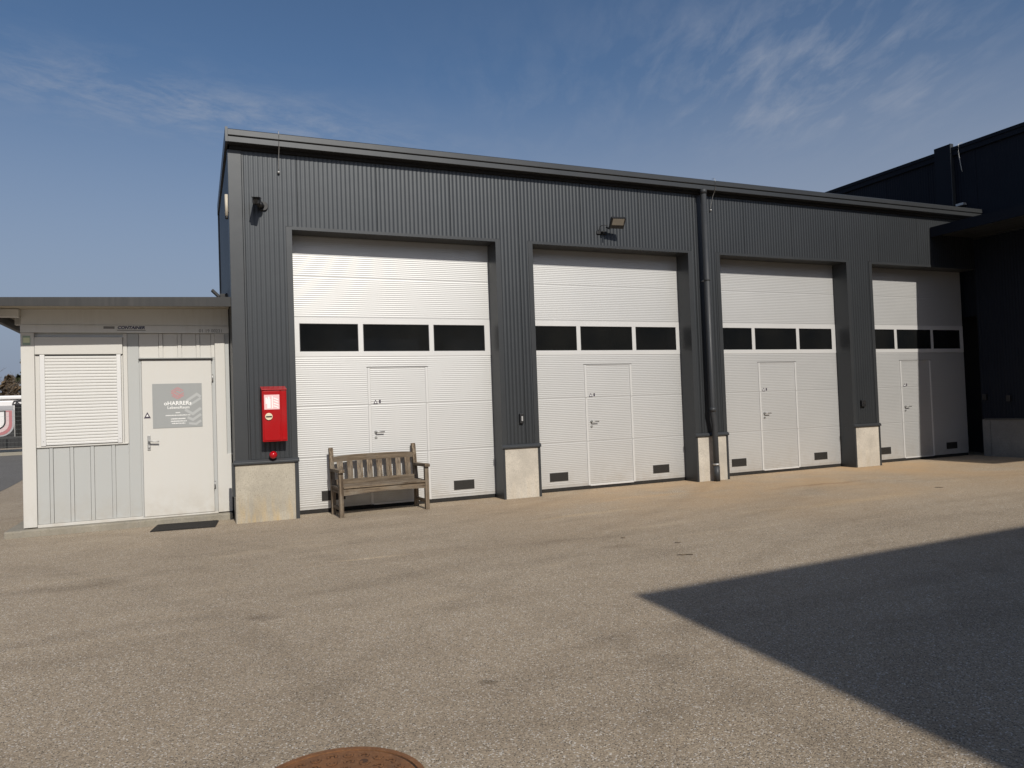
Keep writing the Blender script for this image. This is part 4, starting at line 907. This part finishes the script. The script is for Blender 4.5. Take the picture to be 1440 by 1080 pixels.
def bare(x, y, h, label, seed):
    rr = random.Random(seed); t = tag(empty('bare_tree', (x, y, 0)), label, 'tree', 'trees beyond the fence')
    b_ = MB(); tw = MB()
    def br(p, d, L, r, lev):
        q = p + d * L; mid = (p + q) / 2 + Vector((rr.gauss(0, 1), rr.gauss(0, 1), 0)) * L * 0.05
        (b_ if lev < 2 else tw).tube([p, mid, q], [r, r * 0.8, r * 0.6], 5 if lev < 3 else 3, False)
        if lev >= 6: return
        for _ in range(3 if lev < 5 else 2):
            nd = (d + Vector((rr.gauss(0, .45), rr.gauss(0, .45), rr.gauss(0.08, .25)))).normalized(); br(p + d * L * rr.uniform(0.55, 1.0), nd, L * rr.uniform(0.6, 0.8), max(r * 0.55, 0.006), lev + 1)
    br(Vector((0, 0, -0.1)), Vector((0, 0, 1)), h * 0.28, h * 0.022, 0)
    b_.build('trunk', M['bark'], t, fix=False); tw.build('crown', M['bark'], t, fix=False); return t
conifer(-11.6, 58, 7.4, 'dark evergreen tree just left of the container corner', 3)
conifer(-9.0, 60, 8.2, 'taller dark evergreen tree hidden behind the container', 8)
conifer(-15.2, 61, 5.6, 'low brownish evergreen at the left picture edge', 5, 'drybush', 0.42)
conifer(-12.9, 57, 5.0, 'short bushy evergreen with brown tones over the coach roof', 6, 'drybush', 0.45)
bare(-13.9, 55, 8.2, 'leafless tree with fine branches at the left edge', 4)
bare(-17.5, 58, 9.0, 'leafless tree farther left beyond the coach', 9)
# distant woods ring
hw = MB(); rr = random.Random(2); pts = []
for k in range(181):
    a = math.pi * 2 * k / 180; rad = 330; pts.append((rad * math.cos(a), rad * math.sin(a), 9 + 4 * math.sin(5 * a) + rr.uniform(-1.2, 1.2)))
for p, q in zip(pts, pts[1:]):
    hw.quad((p[0], p[1], -1), (q[0], q[1], -1), q, p); hw.quad(p, q, (q[0] * 1.1, q[1] * 1.1, q[2] + 2), (p[0] * 1.1, p[1] * 1.1, p[2] + 2))
tag(hw.build('distant_hills', M['hill'], fix=False), kind='structure', label='low wooded rise far around the site')

# small twigs lying on the yard
for (x, y, rz, L_, lab) in ((4.14, -4.79, -22, 0.15, 'longest thin twig on the asphalt above the big shadow tip'), (4.43, -4.28, -30, 0.06, 'short twig just beyond the longest twig on asphalt'), (4.12, -3.75, -10, 0.05, 'tiny twig on asphalt before the second garage door'), (10.03, -2.94, -25, 0.12, 'thin twig on asphalt before the corner garage door')):
    b_ = MB(); b_.tube([(-L_ / 2, 0.01, 0.006), (-L_ / 6, -0.004, 0.010), (L_ / 5, 0.006, 0.007), (L_ / 2, 0.0, 0.006)], [0.003, 0.0055, 0.005, 0.003], 6)
    tag(b_.build('twig', M['wood_x'], loc=(x, y, 0), rot=(0, 0, R(rz))), lab, 'twig', 'twigs lying on the yard')

# loose grit gathered along the foot of the walls
gr_ = random.Random(11); gm_ = MB()
def pebble(x, y, r):
    i = len(gm_.v); a = gr_.uniform(0, 6.28)
    for k in range(3): gm_.v.append((x + r * math.cos(a + 2.09 * k), y + r * gr_.uniform(.6, 1) * math.sin(a + 2.09 * k), 0.0005))
    gm_.v.append((x, y, r * gr_.uniform(.7, 1.2)))
    gm_.f += [(i, i + 1, i + 3), (i + 1, i + 2, i + 3), (i + 2, i, i + 3)]; gm_.sm += [False] * 3
for (xa, xb, yy, n) in ((0.5, 1.3, -0.03, 160), (1.33, 4.3, 0.30, 350), (4.35, 4.95, -0.03, 130), (4.97, 7.9, 0.30, 330), (7.95, 8.6, -0.03, 130), (8.63, 11.6, 0.30, 260), (11.66, 12.3, -0.03, 100), (-2.2, 0.5, 0.49, 650)):
    for _ in range(n):
        pebble(gr_.uniform(xa, xb), yy - abs(gr_.gauss(0, 0.07)), gr_.uniform(0.002, 0.0065))
for _ in range(900): pebble(gr_.uniform(-3, 12), gr_.uniform(-8.5, -0.2), gr_.uniform(0.0015, 0.005))
tag(gm_.build('grit', M['conc_step'], fix=False), kind='stuff', label='loose grit along the wall feet and over the yard')
